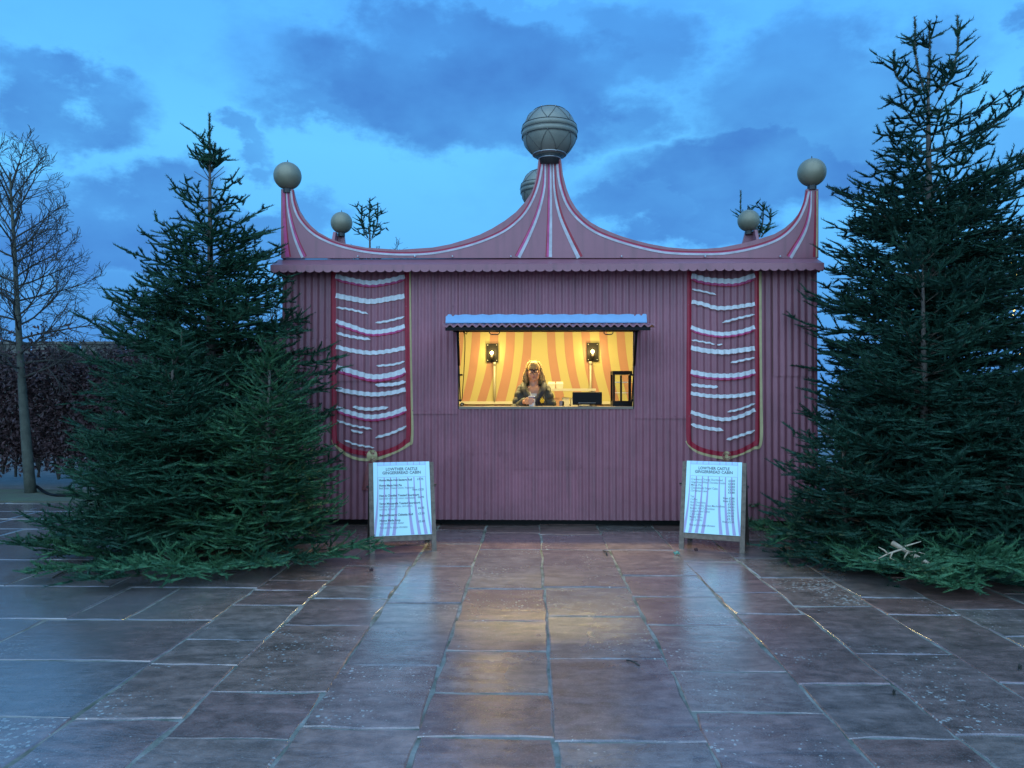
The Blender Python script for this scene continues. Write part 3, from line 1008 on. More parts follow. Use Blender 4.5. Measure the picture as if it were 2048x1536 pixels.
fR = [([(218, 180), (330, 208), (440, 218), (540, 215), (660, 178)], 34, 2),
      ([(220, 275), (300, 290), (390, 312)], 12, 1),
      ([(220, 362), (300, 378), (390, 405), (500, 402), (660, 378)], 26, 1),
      ([(430, 508), (540, 478), (660, 450)], 14, 1),
      ([(216, 540), (300, 568), (430, 586), (560, 570), (660, 538)], 26, 2),
      ([(218, 628), (300, 642), (383, 658)], 11, 1), ([(395, 663), (415, 660), (434, 661)], 9, 1),
      ([(216, 684), (330, 705), (450, 712), (560, 700), (660, 686)], 32, 1),
      ([(490, 788), (560, 773), (660, 752)], 14, 1),
      ([(214, 850), (330, 872), (450, 878), (560, 870), (662, 845)], 29, 2),
      ([(214, 938), (300, 950), (405, 957)], 20, 1),
      ([(214, 1000), (330, 1018), (450, 1022), (560, 1015), (662, 998)], 25, 1),
      ([(468, 1130), (560, 1110), (662, 1070)], 14, 1),
      ([(214, 1132), (330, 1165), (450, 1182), (560, 1160), (662, 1115)], 25, 1),
      ([(214, 1217), (300, 1240), (440, 1258)], 24, 1), ([(462, 1325), (560, 1295), (662, 1260)], 18, 1)]
banner(1320, 500, bR, cR, fR, (463, 1440), 31, 'painted curtain panel to the right of the hatch')

# canopy and scalloped fascia
YC = Y0 - .26
zc_t = P(1100, 515, Y0 - .03).z
zc_m = P(1100, 528.5, YC).z
zc_b = P(1100, 539, YC).z
cx0, cx1 = P(541, 535, YC).x, P(1648, 535, YC).x
b = MB()
for (poly) in ([(Y0 + .02, zc_t), (YC, zc_m), (YC, zc_m - .012), (Y0 + .02, zc_t - .014)],):
    b.prism(poly, lambda p: Vector((cx0, p[0], p[1])), lambda p: Vector((cx1, p[0], p[1])))
canopy = cpart(b, 'canopy', M['canopy'])


def scallops(n, w, z_t, z_b, r):
    pts = [(0, z_t)]
    for i in range(n):
        for a in np.linspace(PI, 2 * PI, 9):
            pts.append((w * (i + .5) / n + w / n * .5 * math.cos(a), z_b + r * math.sin(a)))
    pts.append((w, z_t))
    # remove duplicates at cusps
    out = [pts[0]]
    for p in pts[1:]:
        if math.hypot(p[0] - out[-1][0], p[1] - out[-1][1]) > 1e-4:
            out.append(p)
    return out


def scallop_strip(n, w, zt, zb, r, place):
    """strip quads so the scalloped edge is well triangulated"""
    mb = MB()
    top, bot = [], []
    for i in range(n):
        for a in np.linspace(PI, 2 * PI, 9):
            x = w * (i + .5) / n + w / n * .5 * math.cos(a)
            bot.append((x, zb + r * math.sin(a))); top.append((x, zt))
    for th in (0, 1):
        mb.v += [tuple(place(x, z, th)) for x, z in top] + [tuple(place(x, z, th)) for x, z in bot]
    m = len(top)
    for i in range(m - 1):
        mb.f += [(i, m + i, m + i + 1, i + 1), (2 * m + i, 2 * m + i + 1, 3 * m + i + 1, 3 * m + i),
                 (m + i, 3 * m + i, 3 * m + i + 1, m + i + 1)]
    return mb


cpart(scallop_strip(62, cx1 - cx0, zc_m + .003, zc_b + .005, .028, lambda x, z, t: Vector((cx0 + x, YC - .004 + .003 * t - .001, z))), 'scalloped_fascia', M['wall2'], canopy, fix=False)
for xs in (cx0, cx1):
    w = YB - YC
    cpart(scallop_strip(28, w, zc_m + .003, zc_b + .005, .028, lambda x, z, t, xs=xs: Vector((xs + (-.003 if xs == cx0 else .003) * (t - .2), YC + .001 + x, z))),
          'scalloped_fascia', M['wall2'], canopy, fix=False)
    b = MB()
    s = -1 if xs == cx0 else 1
    xi = XL - .02 if s < 0 else XR + .02
    b.add([(xs, YC + .02, zc_m - .002), (xs, YB, zc_m - .002), (xi, YB, zc_t - .01), (xi, Y0 + .02, zc_t - .01)], [(0, 1, 2, 3)])
    cpart(b, 'canopy_end', M['canopy'], canopy, fix=False)
b = MB()
for px in (1022, 1243, 1410, 716, 830, 905, 1560):
    p = P(px, 513, Y0 - .045); b.ball((p.x, Y0 - .055, p.z), .011, 8, 5)
cpart(b, 'rivet', M['steel'], canopy, True)['kind'] = 'stuff'

# crest panels
YP = Y0 - .035
prof = [(562, 378), (586, 378), (588, 388), (591, 400), (598, 420), (608, 436), (620, 450), (636, 464), (658, 476), (684, 486), (731, 495), (796, 499.5), (865, 495),
        (900, 488.5), (933, 478.5), (960, 469), (984, 457), (1010, 441), (1032, 424), (1050, 404), (1063, 385), (1069, 368), (1073, 351), (1077, 318), (1122, 318), (1126, 350), (1133, 377), (1141, 398),
        (1152, 416), (1166, 432), (1182, 445), (1200, 455), (1219, 463), (1240, 471.5), (1268, 480), (1298, 487.5), (1336, 494.5), (1377, 498), (1412, 497.5), (1443, 495), (1483, 487), (1515, 479),
        (1549, 468), (1571, 455), (1588, 440), (1599, 426), (1607, 411), (1611, 396), (1613, 378), (1637, 378), (1637, 516), (562, 516)]
b = MB()
b.prism(prof, lambda p: P(p[0], p[1], YP), lambda p: P(p[0], p[1], YP) + Vector((0, .045, 0)))
crest = cpart(b, 'crest_panel', M['wall2']); crest['label'] = 'front crest with painted white and crimson rays'
hw = P(562, 500, YP).x
b = MB()
b.prism(prof, lambda p: Vector((2 * CB.x - P(p[0], p[1], YP).x, YB, P(p[0], p[1], YP).z)), lambda p: Vector((2 * CB.x - P(p[0], p[1], YP).x, YB + .045, P(p[0], p[1], YP).z)))
cpart(b, 'crest_panel', M['wall2'])['label'] = 'plain rear crest'
zt_, zl_, zbm = P(562, 378, YP).z, P(796, 499.5, YP).z, P(562, 516, YP).z
y1_, y2_ = YP + .047, YB - .002
W_ = y2_ - y1_
sp = [(y1_, zbm), (y1_, zt_), (y1_ + .12, zt_)]
for i in range(1, 12):
    t = i / 12
    u = y1_ + .12 + (W_ - .24) * t
    e = abs(2 * t - 1)
    sp.append((u, zl_ + (zt_ - zl_) * e ** 3.2))
sp += [(y2_ - .12, zt_), (y2_, zt_), (y2_, zbm)]
xl_, xr_ = P(562, 450, YP).x, P(1637, 450, YP).x
for xa, xb in ((xl_, xl_ + .04), (xr_ - .04, xr_)):
    b = MB(); b.prism(sp, lambda p: Vector((xa, p[0], p[1])), lambda p: Vector((xb, p[0], p[1])))
    cpart(b, 'crest_panel', M['wall2'])['label'] = 'plain side crest'


def on_crest(off):
    return lambda px, py: P(px, py, YP - .002 - off)


sw_l = [(585, 381), (589, 408), (601, 437), (625, 463), (655, 480), (690, 492), (740, 502), (800, 506), (860, 504), (915, 494), (965, 479), (1008, 459), (1040, 433), (1060, 404), (1074, 368), (1083, 322)]
sw_r = [(1117, 322), (1122, 365), (1135, 405), (1158, 436), (1195, 463), (1255, 485), (1325, 501), (1395, 505), (1455, 503), (1515, 491), (1560, 473), (1590, 445), (1607, 412), (1615, 382)]
rays = [(sw_l, 1.6, 5.4, 'white', 1), (sw_l, -2.6, .6, 'crimson', 2), (sw_l, .2, 2.2, 'pinkp', 3),
        (sw_r, -5.4, -1.6, 'white', 1), (sw_r, -.6, 2.8, 'crimson', 2), (sw_r, -2.2, -.2, 'pinkp', 3)]
# sign conventions: + is right of travel (screen down when travelling right)
rays = [(sw_l, (1.2, 1.2), (5.0, 5.0), 'white'), (sw_l, (-2.4, -2.4), (.8, .8), 'crimson'), (sw_l, (.2, .2), (2.0, 2.0), 'pinkp'),
        (sw_r, (1.2, 1.2), (5.4, 5.4), 'white'), (sw_r, (-3.0, -3.0), (.6, .6), 'crimson'), (sw_r, (.0, .0), (2.0, 2.0), 'pinkp')]
r1 = [(567, 382), (568, 430), (571, 480), (575, 514)]
rays += [(r1, (-2, -4), (2, 4), 'pinkp'), (r1, (-3.2, -7), (-1.6, -3), 'crimson')]
r2 = [(574, 381), (577, 415), (584, 450), (594, 482), (608, 514)]
rays += [(r2, (.2, .8), (2.2, 6), 'white'), (r2, (-1.8, -4), (.6, 1.2), 'pinkp'), (r2, (-2.6, -6), (-1.2, -3), 'crimson')]
r4 = [(1090, 322), (1088, 375), (1076, 425), (1058, 470), (1036, 514)]
rays += [(r4, (-2.2, -5), (.6, 1), 'white'), (r4, (.2, .6), (2.0, 5.5), 'pinkp'), (r4, (1.6, 5), (2.6, 7), 'crimson')]
r5 = [(1099, 322), (1099, 420), (1097, 514)]
rays += [(r5, (-3.4, -7), (-.6, -.5), 'white'), (r5, (-1.0, -1), (1.8, 4), 'pinkp'), (r5, (1.4, 3.5), (2.6, 6), 'crimson')]
r6 = [(1108, 322), (1111, 380), (1122, 430), (1140, 472), (1161, 514)]
rays += [(r6, (.2, .5), (2.6, 8), 'white'), (r6, (-2.2, -5), (.5, 1), 'crimson')]
r8 = [(1622, 382), (1619, 425), (1607, 465), (1578, 514)]
rays += [(r8, (-2, -7), (.3, -1), 'white'), (r8, (0, -2), (2, 3), 'pinkp'), (r8, (1.6, 2.5), (2.6, 6), 'crimson')]
r9 = [(1634, 382), (1634, 450), (1633, 514)]
rays += [(r9, (-1.2, -1.4), (1.0, 1.2), 'cream'), (r9, (1.6, 2), (4.6, 7), 'crimson')]
depth = {'white': .003, 'pinkp': .002, 'crimson': .001, 'cream': .001}
for pts, o0, o1, mname in rays:
    b = MB(); ribbon(b, pts, o0, o1, on_crest(depth[mname]), 2, 2.5)
    cpart(b, {'white': 'white_ray', 'pinkp': 'rose_ray', 'crimson': 'crimson_ray', 'cream': 'gold_ray'}[mname], M['ray' if mname == 'white' else mname], crest, fix=False)

# finial balls
b = MB(); b.ball((0, 0, 0), .157, 40, 24); ball_me = b.mesh('finial_ball'); ball_me.materials.append(M['ball'])
zball = P(574, 351, YP).z
for (x, y, t) in ((P(574, 351, YP).x, YP + .02, 'front'), (P(1625, 352, YP).x, YP + .02, 'front'), (P(574, 351, YP).x + .03, YB - .02, 'back'), (P(1625, 352, YP).x - .03, YB - .02, 'back')):
    o = link('finial_ball', ball_me, None, cabin, True)
    o.location = Vector((x, y, zball)) - CB
    b = MB(); b.tube([(0, 0, .15), (0, 0, .185)], [.008, .004], 6); b.build('finial_pin', M['wire'], o)
    b = MB(); b.tube([(0, 0, -.20), (0, 0, -.145)], [.05, .05], 12); b.build('finial_socket', M['wire'], o)
gr = .309
gc = P(1099, 265, YP); gc.y = YP + .03
first = None
for k, yy in enumerate((YP + .03, YB + .01)):
    b = MB(); b.ball((0, 0, 0), gr, 48, 30)
    g = b.build('finial_globe', M['globe'], cabin, True)
    g.location = Vector((gc.x if k == 0 else 2 * CB.x - gc.x, yy, gc.z)) - CB

    def ring(z, extra, n=56):
        r = math.sqrt(max(gr * gr - z * z, 0)) + extra
        return [(r * math.cos(a), r * math.sin(a), z) for a in np.linspace(0, 2 * PI, n + 1)[:-1]]
    b = MB()   # two raised bands round the waist
    for (za, zb_) in ((.072, .022), (.008, -.044)):
        prof_ = [(gr + .001, za), (gr + .009, (za * .75 + zb_ * .25)), (gr + .009, za * .25 + zb_ * .75), (gr + .001, zb_)]
        vs = []; n = 56
        for i in range(n):
            a = 2 * PI * i / n
            vs += [(r * math.cos(a), r * math.sin(a), z) for r, z in prof_]
        fs = [(i * 4 + j, ((i + 1) % n) * 4 + j, ((i + 1) % n) * 4 + j + 1, i * 4 + j + 1) for i in range(n) for j in range(3)]
        b.add(vs, fs)
    b.build('waist_band', M['globe'], g, True)
    b = MB()
    for z, e in ((.078, .010), (.014, .013), (-.052, .010)):
        b.tube(ring(z, e), .0042, 5, closed=True)
    b.tube(ring(.255, .004), .004, 5, closed=True)
    b.build('hoop', M['wire'], g, True)
    b = MB(); b.tube(ring(-.248, .006), .006, 5, closed=True)
    b.tube(ring(-.292, .02), .010, 5, closed=True)
    b.build('lower_hoop', M['steel'], g, True)
    b = MB(); bb = MB()
    nz_ = 7
    for i in range(nz_):
        for (za, zb_) in ((.078, .255), (-.052, -.248)):
            for s in (0, 1):
                a0 = 2 * PI * (i + .15) / nz_; a1 = 2 * PI * (i + .65 - s + .0) / nz_
                if s: a1 = 2 * PI * (i - .35) / nz_
                pts = []
                for t in np.linspace(0, 1, 7):
                    z = za + (zb_ - za) * t; a = a0 + (a1 - a0) * t
                    v = Vector((math.cos(a) * math.sqrt(gr * gr - z * z), math.sin(a) * math.sqrt(gr * gr - z * z), z)).normalized() * (gr + .004)
                    pts.append(v)
                b.tube(pts, .0030, 4)
                bb.ball(pts[-1], .010, 6, 4); bb.ball(pts[0], .010, 6, 4)
    b.build('cord', M['cordm'], g, True)['kind'] = 'stuff'
    bb.build('bulb_stud', M['steel'], g, True)['kind'] = 'stuff'
    b = MB(); b.tube([(0, 0, -.36), (0, 0, -.30), (0, 0, -.27)], [.11, .12, .16], 20); b.build('collar', M['wire'], g, True)

# ------------------------------------------------------------------ inside the cabin
ld = bpy.data.lights.new('ceiling_strip_light', 'AREA')
ld.shape = 'RECTANGLE'; ld.size = 3.4; ld.size_y = .16; ld.energy = 128; ld.color = (1, .78, .30)
lo_ = bpy.data.objects.new('ceiling_strip_light', ld); COL.objects.link(lo_)
ZCEIL = ZE - .12
lo_.location = (CB.x, Y0 + .98, ZCEIL - .055)
cl = empty('ceiling_lamp', (CB.x, Y0 + .98, ZCEIL))
tag(cl, 'long strip lamp fixed under the cabin ceiling above the serving hatch', 'lamp')
b = MB(); b.box((0, 0, -.015), (3.5, .16, .03)); b.build('housing', M['ivory'], cl)
b = MB(); b.box((0, 0, -.04), (3.4, .05, .018)); b.build('tube', M['tube'], cl)

for (bx, by, plx, ply, lab) in ((984, 706, 984.5, 705.5, 'black wall lamp with glowing bulb, left of the blond woman'),
                                (1184.5, 703.5, 1185.5, 704, 'black wall lamp with glowing bulb, above the black till')):
    pc = P(plx, ply, YB - .08)
    wl = empty('wall_lamp', (pc.x, YB - .064, pc.z))
    tag(wl, lab, 'wall lamp', 'wall lamps on the striped back wall')
    s = (YB - .08) / FPX
    b = MB(); b.box((0, -.012, 0), (23.5 * s, .02, 37 * s)); b.build('backplate', M['black'], wl)
    b = MB()
    for sx in (-1, 1):
        for sz in (-1, 1):
            b.ball((sx * 9 * s, -.024, sz * 15.5 * s), .007, 8, 5)
    b.build('screw', M['steel'], wl, True)
    dx, dz = (bx - plx) * s, -(by - ply) * s
    b = MB(); b.ball((dx, -.075, dz), .023, 16, 10, (1, 1, 1.1)); b.build('bulb', M['bulb'], wl, True)
    b = MB(); b.tube([(dx, -.075, dz - .10), (dx, -.075, dz - .03)], [.018, .022], 10); b.tube([(dx, -.02, dz - .09), (dx, -.075, dz - .09)], .012, 8)
    b.build('holder', M['iron'], wl, True)
    cx = (989 - 984.5) * s if bx < 1100 else (1181 - 1185.5) * s
    b = MB(); b.tube([(cx, -.022, -19 * s), (cx, -.022, -100 * s)], .016, 8); b.tube([(cx, -.022, -19 * s), (cx, -.022, -25 * s)], .024, 8)
    b.build('conduit', M['ivory'], wl, True)
    pl = bpy.data.lights.new('wall_lamp_light', 'POINT'); pl.energy = 4.0; pl.color = (1, .68, .22); pl.shadow_soft_size = .03
    po = bpy.data.objects.new('wall_lamp_light', pl); COL.objects.link(po); po.location = (pc.x + dx, YB - .064 - .115, pc.z + dz)

# till (seen from the back)
CT = WZ0
yt = Y0 + .16
xa, xb = P(1145, 800, yt).x, P(1204, 800, yt).x
zt2 = P(1170, 784, yt).z
till = empty('till_screen', ((xa + xb) / 2, yt, CT)); w = xb - xa; h = zt2 - CT
tag(till, 'black till screen standing on the counter with its back to the customer', 'till')
b = MB(); b.box((0, 0, h / 2 + .008), (w, .02, h - .016)); o = b.build('screen_housing', M['black'], till)
bv = o.modifiers.new('bevel', 'BEVEL'); bv.width = .008; bv.segments = 2
b = MB(); b.tube([(-w * .28, -.016, h * .24), (w * .28, -.016, h * .24)], .0035, 6); b.build('hinge_bar', M['steel'], till)
b = MB(); b.ball((-w * .28, -.015, h * .24), .007, 8, 6); b.build('badge', M['steel'], till, True)
b = MB(); b.box((0, .06, .005), (w * .6, .16, .01)); b.build('stand', M['black'], till)

# glass display cabinet
yd = Y0 + .22
ax, bx_ = P(1226, 780, yd).x, P(1284, 780, yd).x
azt = P(1240, 742, yd).z
cab = empty('display_cabinet', ((ax + bx_) / 2, yd + .14, CT + .001)); w = bx_ - ax; h = azt - CT
tag(cab, 'black framed glass display cabinet at the right end of the counter', 'cabinet')
b = MB(); d = .28; t = .024
for sx in (-1, 1):
    for sy in (-1, 1):
        b.box((sx * (w / 2 - t / 2), sy * (d / 2 - t / 2), h / 2), (t, t, h))
b.box((0, 0, h - .02), (w + .004, d + .004, .04)); b.box((0, 0, .03), (w + .004, d + .004, .06))
b.build('frame', M['black'], cab)
b = MB(); b.box((w * .08, -d / 2 + .010, h / 2), (.03, .026, h - .10)); b.box((-w * .22, -d / 2 + .010, h / 2), (.022, .024, h - .10)); b.build('door_frame', M['black'], cab)
b = MB(); b.box((0, -d / 2 + .004, h / 2), (w - 2 * t, .004, h - .1)); b.build('glass_pane', M['glass'], cab)
b = MB(); b.box((0, 0, h * .38), (w - 2 * t - .004, d - .03, .006)); b.box((0, 0, h * .68), (w - 2 * t - .004, d - .03, .006)); b.build('shelf', M['steel'], cab)

# back shelf unit with its contents
ys = Y0 + 1.35
sx0, sx1 = P(1082, 780, ys).x, P(1192, 780, ys).x
szt = P(1150, 777, ys).z
su = empty('shelf_unit', ((sx0 + sx1) / 2, ys + .18, FLOOR)); w = sx1 - sx0; h = szt - FLOOR
tag(su, 'white topped shelf unit behind the counter, right of the woman', 'shelf unit')
b = MB(); b.box((0, 0, h - .016), (w, .38, .032)); b.build('top_board', M['ivory'], su)
for s in (-1, 1):
    b = MB(); b.box((s * (w / 2 - .03), 0, (h - .034) / 2), (.03, .34, h - .034)); b.build('side_panel', M['ivory'], su)
zs_ = P(1150, 811, ys).z - FLOOR
for z in (h - .30, h - .62):
    b = MB(); b.box((0, 0, z), (w - .095, .34, .024)); b.build('shelf_board', M['ivory'], su)
zsh = FLOOR + h - .30 + .012
for i, (px, pw, ph, mname, lab) in enumerate(((1112, 12, 24, 'brownbox', 'brown card box on the shelf next to the woman'), (1123, 9, 18, 'cupb', 'small dark box on the shelf between two boxes'), (1131, 14, 25, 'carton', 'white paper stack on the shelf, left of the till'), (1148, 14, 24, 'ivory', 'cream box on the shelf behind the till'), (1168, 20, 20, 'cup', 'pale packet on the shelf behind the till top'))):
    p = P(px, 800, ys + .12); s = ys / FPX
    b = MB(); b.box((0, 0, ph * s / 2), (pw * s, .16, ph * s)); b.box((0, 0, ph * s + .002), (pw * s * .98, .155, .004))
    o = b.build('shelf_box', M[mname]); o.location = (p.x, ys + .10, zsh + .002)
    tag(o, lab, 'box', 'boxes on the back shelf')
for i, (px, lab) in enumerate(((1103, 'white foam takeaway box beside the woman\'s shoulder'), (1119, 'white foam takeaway box at the outer end, on the shelf top'))):
    p = P(px, 777, ys + .1); s = ys / FPX
    fb = empty('takeaway_box', (p.x, ys + .12, szt + .002)); tag(fb, lab, 'takeaway box', 'foam boxes on the shelf top')
    for nm, z0, z1, wt, wb in (('tray', 0, .055, 15.4, 13), ('lid', .057, .088, 13, 15.4)):
        b = MB(); vs = []
        for z, ww in ((z0, wb), (z1, wt)):
            vs += [(sx * ww * s / 2, sy * ww * s / 2, z) for sx, sy in ((-1, -1), (1, -1), (1, 1), (-1, 1))]
        b.add(vs, [(0, 3, 2, 1), (4, 5, 6, 7), (0, 1, 5, 4), (1, 2, 6, 5), (2, 3, 7, 6), (3, 0, 4, 7)])
        b.build(nm, M['carton'], fb)
p = P(922, 809, Y0 + .1)
sr = empty('tape_roll', (p.x + .012, Y0 + .1, CT + .001)); tag(sr, 'small black roll at the left end of the counter', 'tape roll')
b = MB(); b.tube([(0, .0, .022), (0, .03, .022)], [.022, .022], 14); b.build('roll', M['black'], sr)
b = MB(); b.tube([(0, -.004, .022), (0, .034, .022)], [.010, .010], 10); b.build('core', M['carton'], sr)


# ------------------------------------------------------------------ person behind the counter
def blob_mesh(name, caps, ells, voxel, smooth=4):
    mb = MB()
    for p0, r0, p1, r1 in caps:
        p0, p1 = Vector(p0), Vector(p1)
        k = 7
        mb.tube([p0.lerp(p1, i / (k - 1)) for i in range(k)], [r0 + (r1 - r0) * i / (k - 1) for i in range(k)], 12)
        mb.ball(p0, r0, 12, 8); mb.ball(p1, r1, 12, 8)
    for c, r in ells:
        mb.ball(c, 1, 20, 14, r)
    me = mb.mesh(name + '_src')
    o = bpy.data.objects.new(name + '_src', me); COL.objects.link(o)
    m = o.modifiers.new('r', 'REMESH'); m.mode = 'VOXEL'; m.voxel_size = voxel
    m = o.modifiers.new('s', 'SMOOTH'); m.iterations = smooth; m.factor = .5
    dg = bpy.context.evaluated_depsgraph_get(); dg.update()
    res = bpy.data.meshes.new_from_object(o.evaluated_get(dg))
    res.name = name
    bpy.data.objects.remove(o); bpy.data.meshes.remove(me)
    res.materials.clear()
    return res


YPN = 9.34
pf = P(1067.5, 763, YPN)
person = empty('person', (pf.x, YPN, FLOOR))
tag(person, 'blond woman in glasses and dark jacket behind the counter holding out a paper cup', 'person')
hz0 = pf.z - FLOOR - 1.435      # so that the chin sits where it is seen
Z = lambda z: z + hz0
yc = Y0 + .17 - YPN               # hand over the counter
cpx = P(1063.5, 800, Y0 + .17)
cupx, cupy, cupz = cpx.x - pf.x, yc, WZ0 - FLOOR
hand_caps = []
for i in range(4):
    z = cupz + .030 + i * .0205
    r = (.0085, .0092, .0095, .009)[i]
    e = (.78, .95, 1.0, .92)[i]
    rad = .036 + i * .0022
    pts = [(-.058, .012)] + [((rad + .010) * math.cos(PI - a) * 1.0, -(rad + .010) * math.sin(a)) for a in (.25, .75 * e + .1, 1.35 * e + .1, 1.85 * e + .1)]
    for (xa_, ya_), (xb_, yb_) in zip(pts[:-1], pts[1:]):
        hand_caps.append(((cupx + xa_, cupy + ya_, z), r, (cupx + xb_, cupy + yb_, z), r * .95))
hand_caps += [((cupx - .060, cupy + .03, cupz + .06), .014, (cupx - .03, cupy + .048, cupz + .085), .011),
              ((cupx - .03, cupy + .048, cupz + .085), .011, (cupx + .008, cupy + .050, cupz + .098), .0095),
              ((cupx - .062, cupy + .045, cupz + .045), .022, (cupx - .058, cupy + .012, cupz + .034), .014),
              ((cupx - .062, cupy + .045, cupz + .07), .022, (cupx - .058, cupy + .012, cupz + .088), .014),
              ((cupx - .062, cupy + .045, cupz + .058), .026, (cupx - .085, cupy + .12, cupz + .052), .024)]
el_r = (-.205, -.06, Z(1.10)); wr = (cupx - .085, cupy + .12, cupz + .052)
caps = [((-.15, .01, Z(1.31)), .050, el_r, .042), (el_r, .040, wr, .026),
        ((.15, .01, Z(1.31)), .050, (.232, .02, Z(1.06)), .042), ((.232, .02, Z(1.06)), .040, (.26, -.06, Z(.83)), .026),
        ((.26, -.06, Z(.83)), .028, (.255, -.08, Z(.75)), .026),
        ((0, .015, Z(1.33)), .062, (0, -.002, Z(1.47)), .054),
        ((-.09, 0, Z(.86)), .10, (-.10, 0, .48), .065), ((-.10, 0, .48), .062, (-.10, .02, .08), .042), ((-.10, .02, .05), .045, (-.11, -.12, .035), .035),
        ((.09, 0, Z(.86)), .10, (.10, 0, .48), .065), ((.10, 0, .48), .062, (.10, .02, .08), .042), ((.10, .02, .05), .045, (.11, -.12, .035), .035)]
for i in range(4):
    caps.append(((.24 + i * .012, -.085 - i * .012, Z(.74)), .009, (.235 + i * .012, -.105 - i * .01, Z(.67) + abs(i - 1.5) * .008), .008))
caps.append(((.24, -.08, Z(.78)), .011, (.215, -.115, Z(.73)), .009))
caps += hand_caps
hc = Z(1.555)
ells = [((0, .0, Z(1.21)), (.165, .105, .19)), ((0, .0, Z(1.0)), (.16, .12, .2)), ((0, .01, Z(.87)), (.175, .125, .14)),
        ((0, .02, hc + .012), (.079, .088, .098)), ((0, -.018, hc - .045), (.065, .068, .078)), ((0, -.055, hc - .098), (.028, .026, .022)),
        ((-.036, -.050, hc - .03), (.030, .024, .028)), ((.036, -.050, hc - .03), (.030, .024, .028)),
        ((0, -.082, hc - .030), (.0125, .022, .016)), ((0, -.074, hc - .008), (.009, .016, .024)),
        ((0, -.068, hc + .026), (.048, .018, .014)),
        ((0, -.072, hc - .064), (.023, .014, .007)), ((0, -.071, hc - .074), (.020, .014, .008)),
        ((-.075, .012, hc - .012), (.010, .018, .028)), ((.075, .012, hc - .012), (.010, .018, .028))]
bm_ = blob_mesh('body', caps, ells, .0048, 3)
link('body', bm_, M['skin'], person, True)
# jacket
jc = [((-.135, .01, Z(1.335)), .066, el_r, .060), (el_r, .058, (wr[0] - .004, wr[1] + .035, wr[2] + .002), .046),
      ((.135, .01, Z(1.335)), .066, (.232, .02, Z(1.06)), .060), ((.232, .02, Z(1.06)), .058, (.235, -.045, Z(.86)), .050),
      ((-.14, .01, Z(1.335)), .07, (.14, .01, Z(1.335)), .07)]
for k in range(6):     # padded folds on the sleeves
    t = k / 5
    q = Vector((-.15, .0, Z(1.30))).lerp(Vector(el_r), t); jc.append((q + Vector((-.01, -.02, .006)), .055 + .012 * (k % 2), q + Vector((.02, -.03, -.010)), .050))
    q = Vector(el_r).lerp(Vector(wr), t * .75); jc.append((q, .056 - .012 * t + .010 * (k % 2), q + Vector((.006, -.006, 0)), .052 - .012 * t))
    q = Vector((.15, .0, Z(1.30))).lerp(Vector((.232, .02, Z(1.06))), t); jc.append((q + Vector((.01, -.02, .006)), .055 + .012 * (k % 2), q + Vector((-.02, -.03, -.010)), .050))
je = [((0, .0, Z(1.22)), (.185, .132, .19)), ((0, .0, Z(1.0)), (.190, .145, .22)), ((0, .01, Z(.86)), (.19, .15, .13))]
jm = blob_mesh('jacket', jc, je, .006, 2)
bm = bmesh.new(); bm.from_mesh(jm)
kill = []
for f in bm.faces:
    c = f.calc_center_median()
    z = c.z - hz0
    if c.y < .02 and z > 1.17 and abs(c.x + .005) < .012 + (z - 1.17) * .36 and z < 1.5 and c.y > -.2:
        kill.append(f)
    elif z > 1.34 and abs(c.x) < .068:
        kill.append(f)
bmesh.ops.delete(bm, geom=kill, context='FACES'); bm.to_mesh(jm); bm.free()
jk = link('jacket', jm, M['jacket'], person, True)
# collar and lapels: navy lined flaps standing round the neck
for s in (-1, 1):
    b = MB(); vs = []
    prof_c = [(.02, .085, 1.375), (.075, .055, 1.385), (.098, .0, 1.375), (.085, -.065, 1.345), (.05, -.115, 1.275), (.012, -.135, 1.175)]
    hh = [.075, .075, .07, .055, .04, .012]
    oo = [.012, .02, .04, .055, .060, .012]
    for (x, y, z), h_, o_ in zip(prof_c, hh, oo):
        vs += [(s * x, y, Z(z)), (s * (x * 1.12 + .004), y * 1.1, Z(z) + h_), (s * (x + o_ + .02), y * 1.16 - .008, Z(z) + h_ * .42 + .004), (s * (x + o_), y * 1.12 - .004, Z(z) - .012)]
    fs = []
    for i in range(len(prof_c) - 1):
        for k in range(4):
            a, c = i * 4 + k, i * 4 + (k + 1) % 4
            fs.append((a, c, c + 4, a + 4))
    n_ = len(prof_c) * 4
    fs += [(0, 1, 2, 3), (n_ - 4, n_ - 1, n_ - 2, n_ - 3)]
    b.add(vs, fs); b.build('collar', M['navy'] if s > 0 else M['jacket'], person, True)
b = MB(); b.add([(-.045, -.112, Z(1.29)), (.035, -.112, Z(1.29)), (.03, -.140, Z(1.19)), (-.04, -.140, Z(1.19)), (-.02, -.146, Z(1.12)), (.012, -.146, Z(1.12))],
                [(0, 1, 2, 3), (3, 2, 5, 4)])
b.build('top', M['shirt'], person, fix=False)
b = MB()
for x in (.022, .052, .085, .12):
    b.tube([(x, -.150 + abs(x) * .18, Z(1.26)), (x + .012, -.160 + abs(x) * .2, Z(1.14)), (x + .016, -.164 + abs(x) * .2, Z(1.0))], .007, 6)
b.build('front_seam', M['navy'], person, True)
b = MB(); b.tube([(-.05, -.115, Z(1.31)), (-.015, -.142, Z(1.235)), (-.002, -.155, Z(1.17))], .004, 5); b.build('lanyard', M['shirt'], person, True)
b = MB(); fx_, fz_ = .098, Z(1.205)
for i in range(6):
    a = i * PI / 3 + .2
    b.ball((fx_ + .018 * math.cos(a), -.152, fz_ + .02 * math.sin(a)), .010, 8, 6, (1, .5, 1.25))
b.ball((fx_, -.158, fz_), .010, 8, 6); b.tube([(fx_, -.15, fz_ + .02), (fx_ - .002, -.140, fz_ + .07)], .003, 5)
b.build('flower_brooch', M['gold'], person, True)
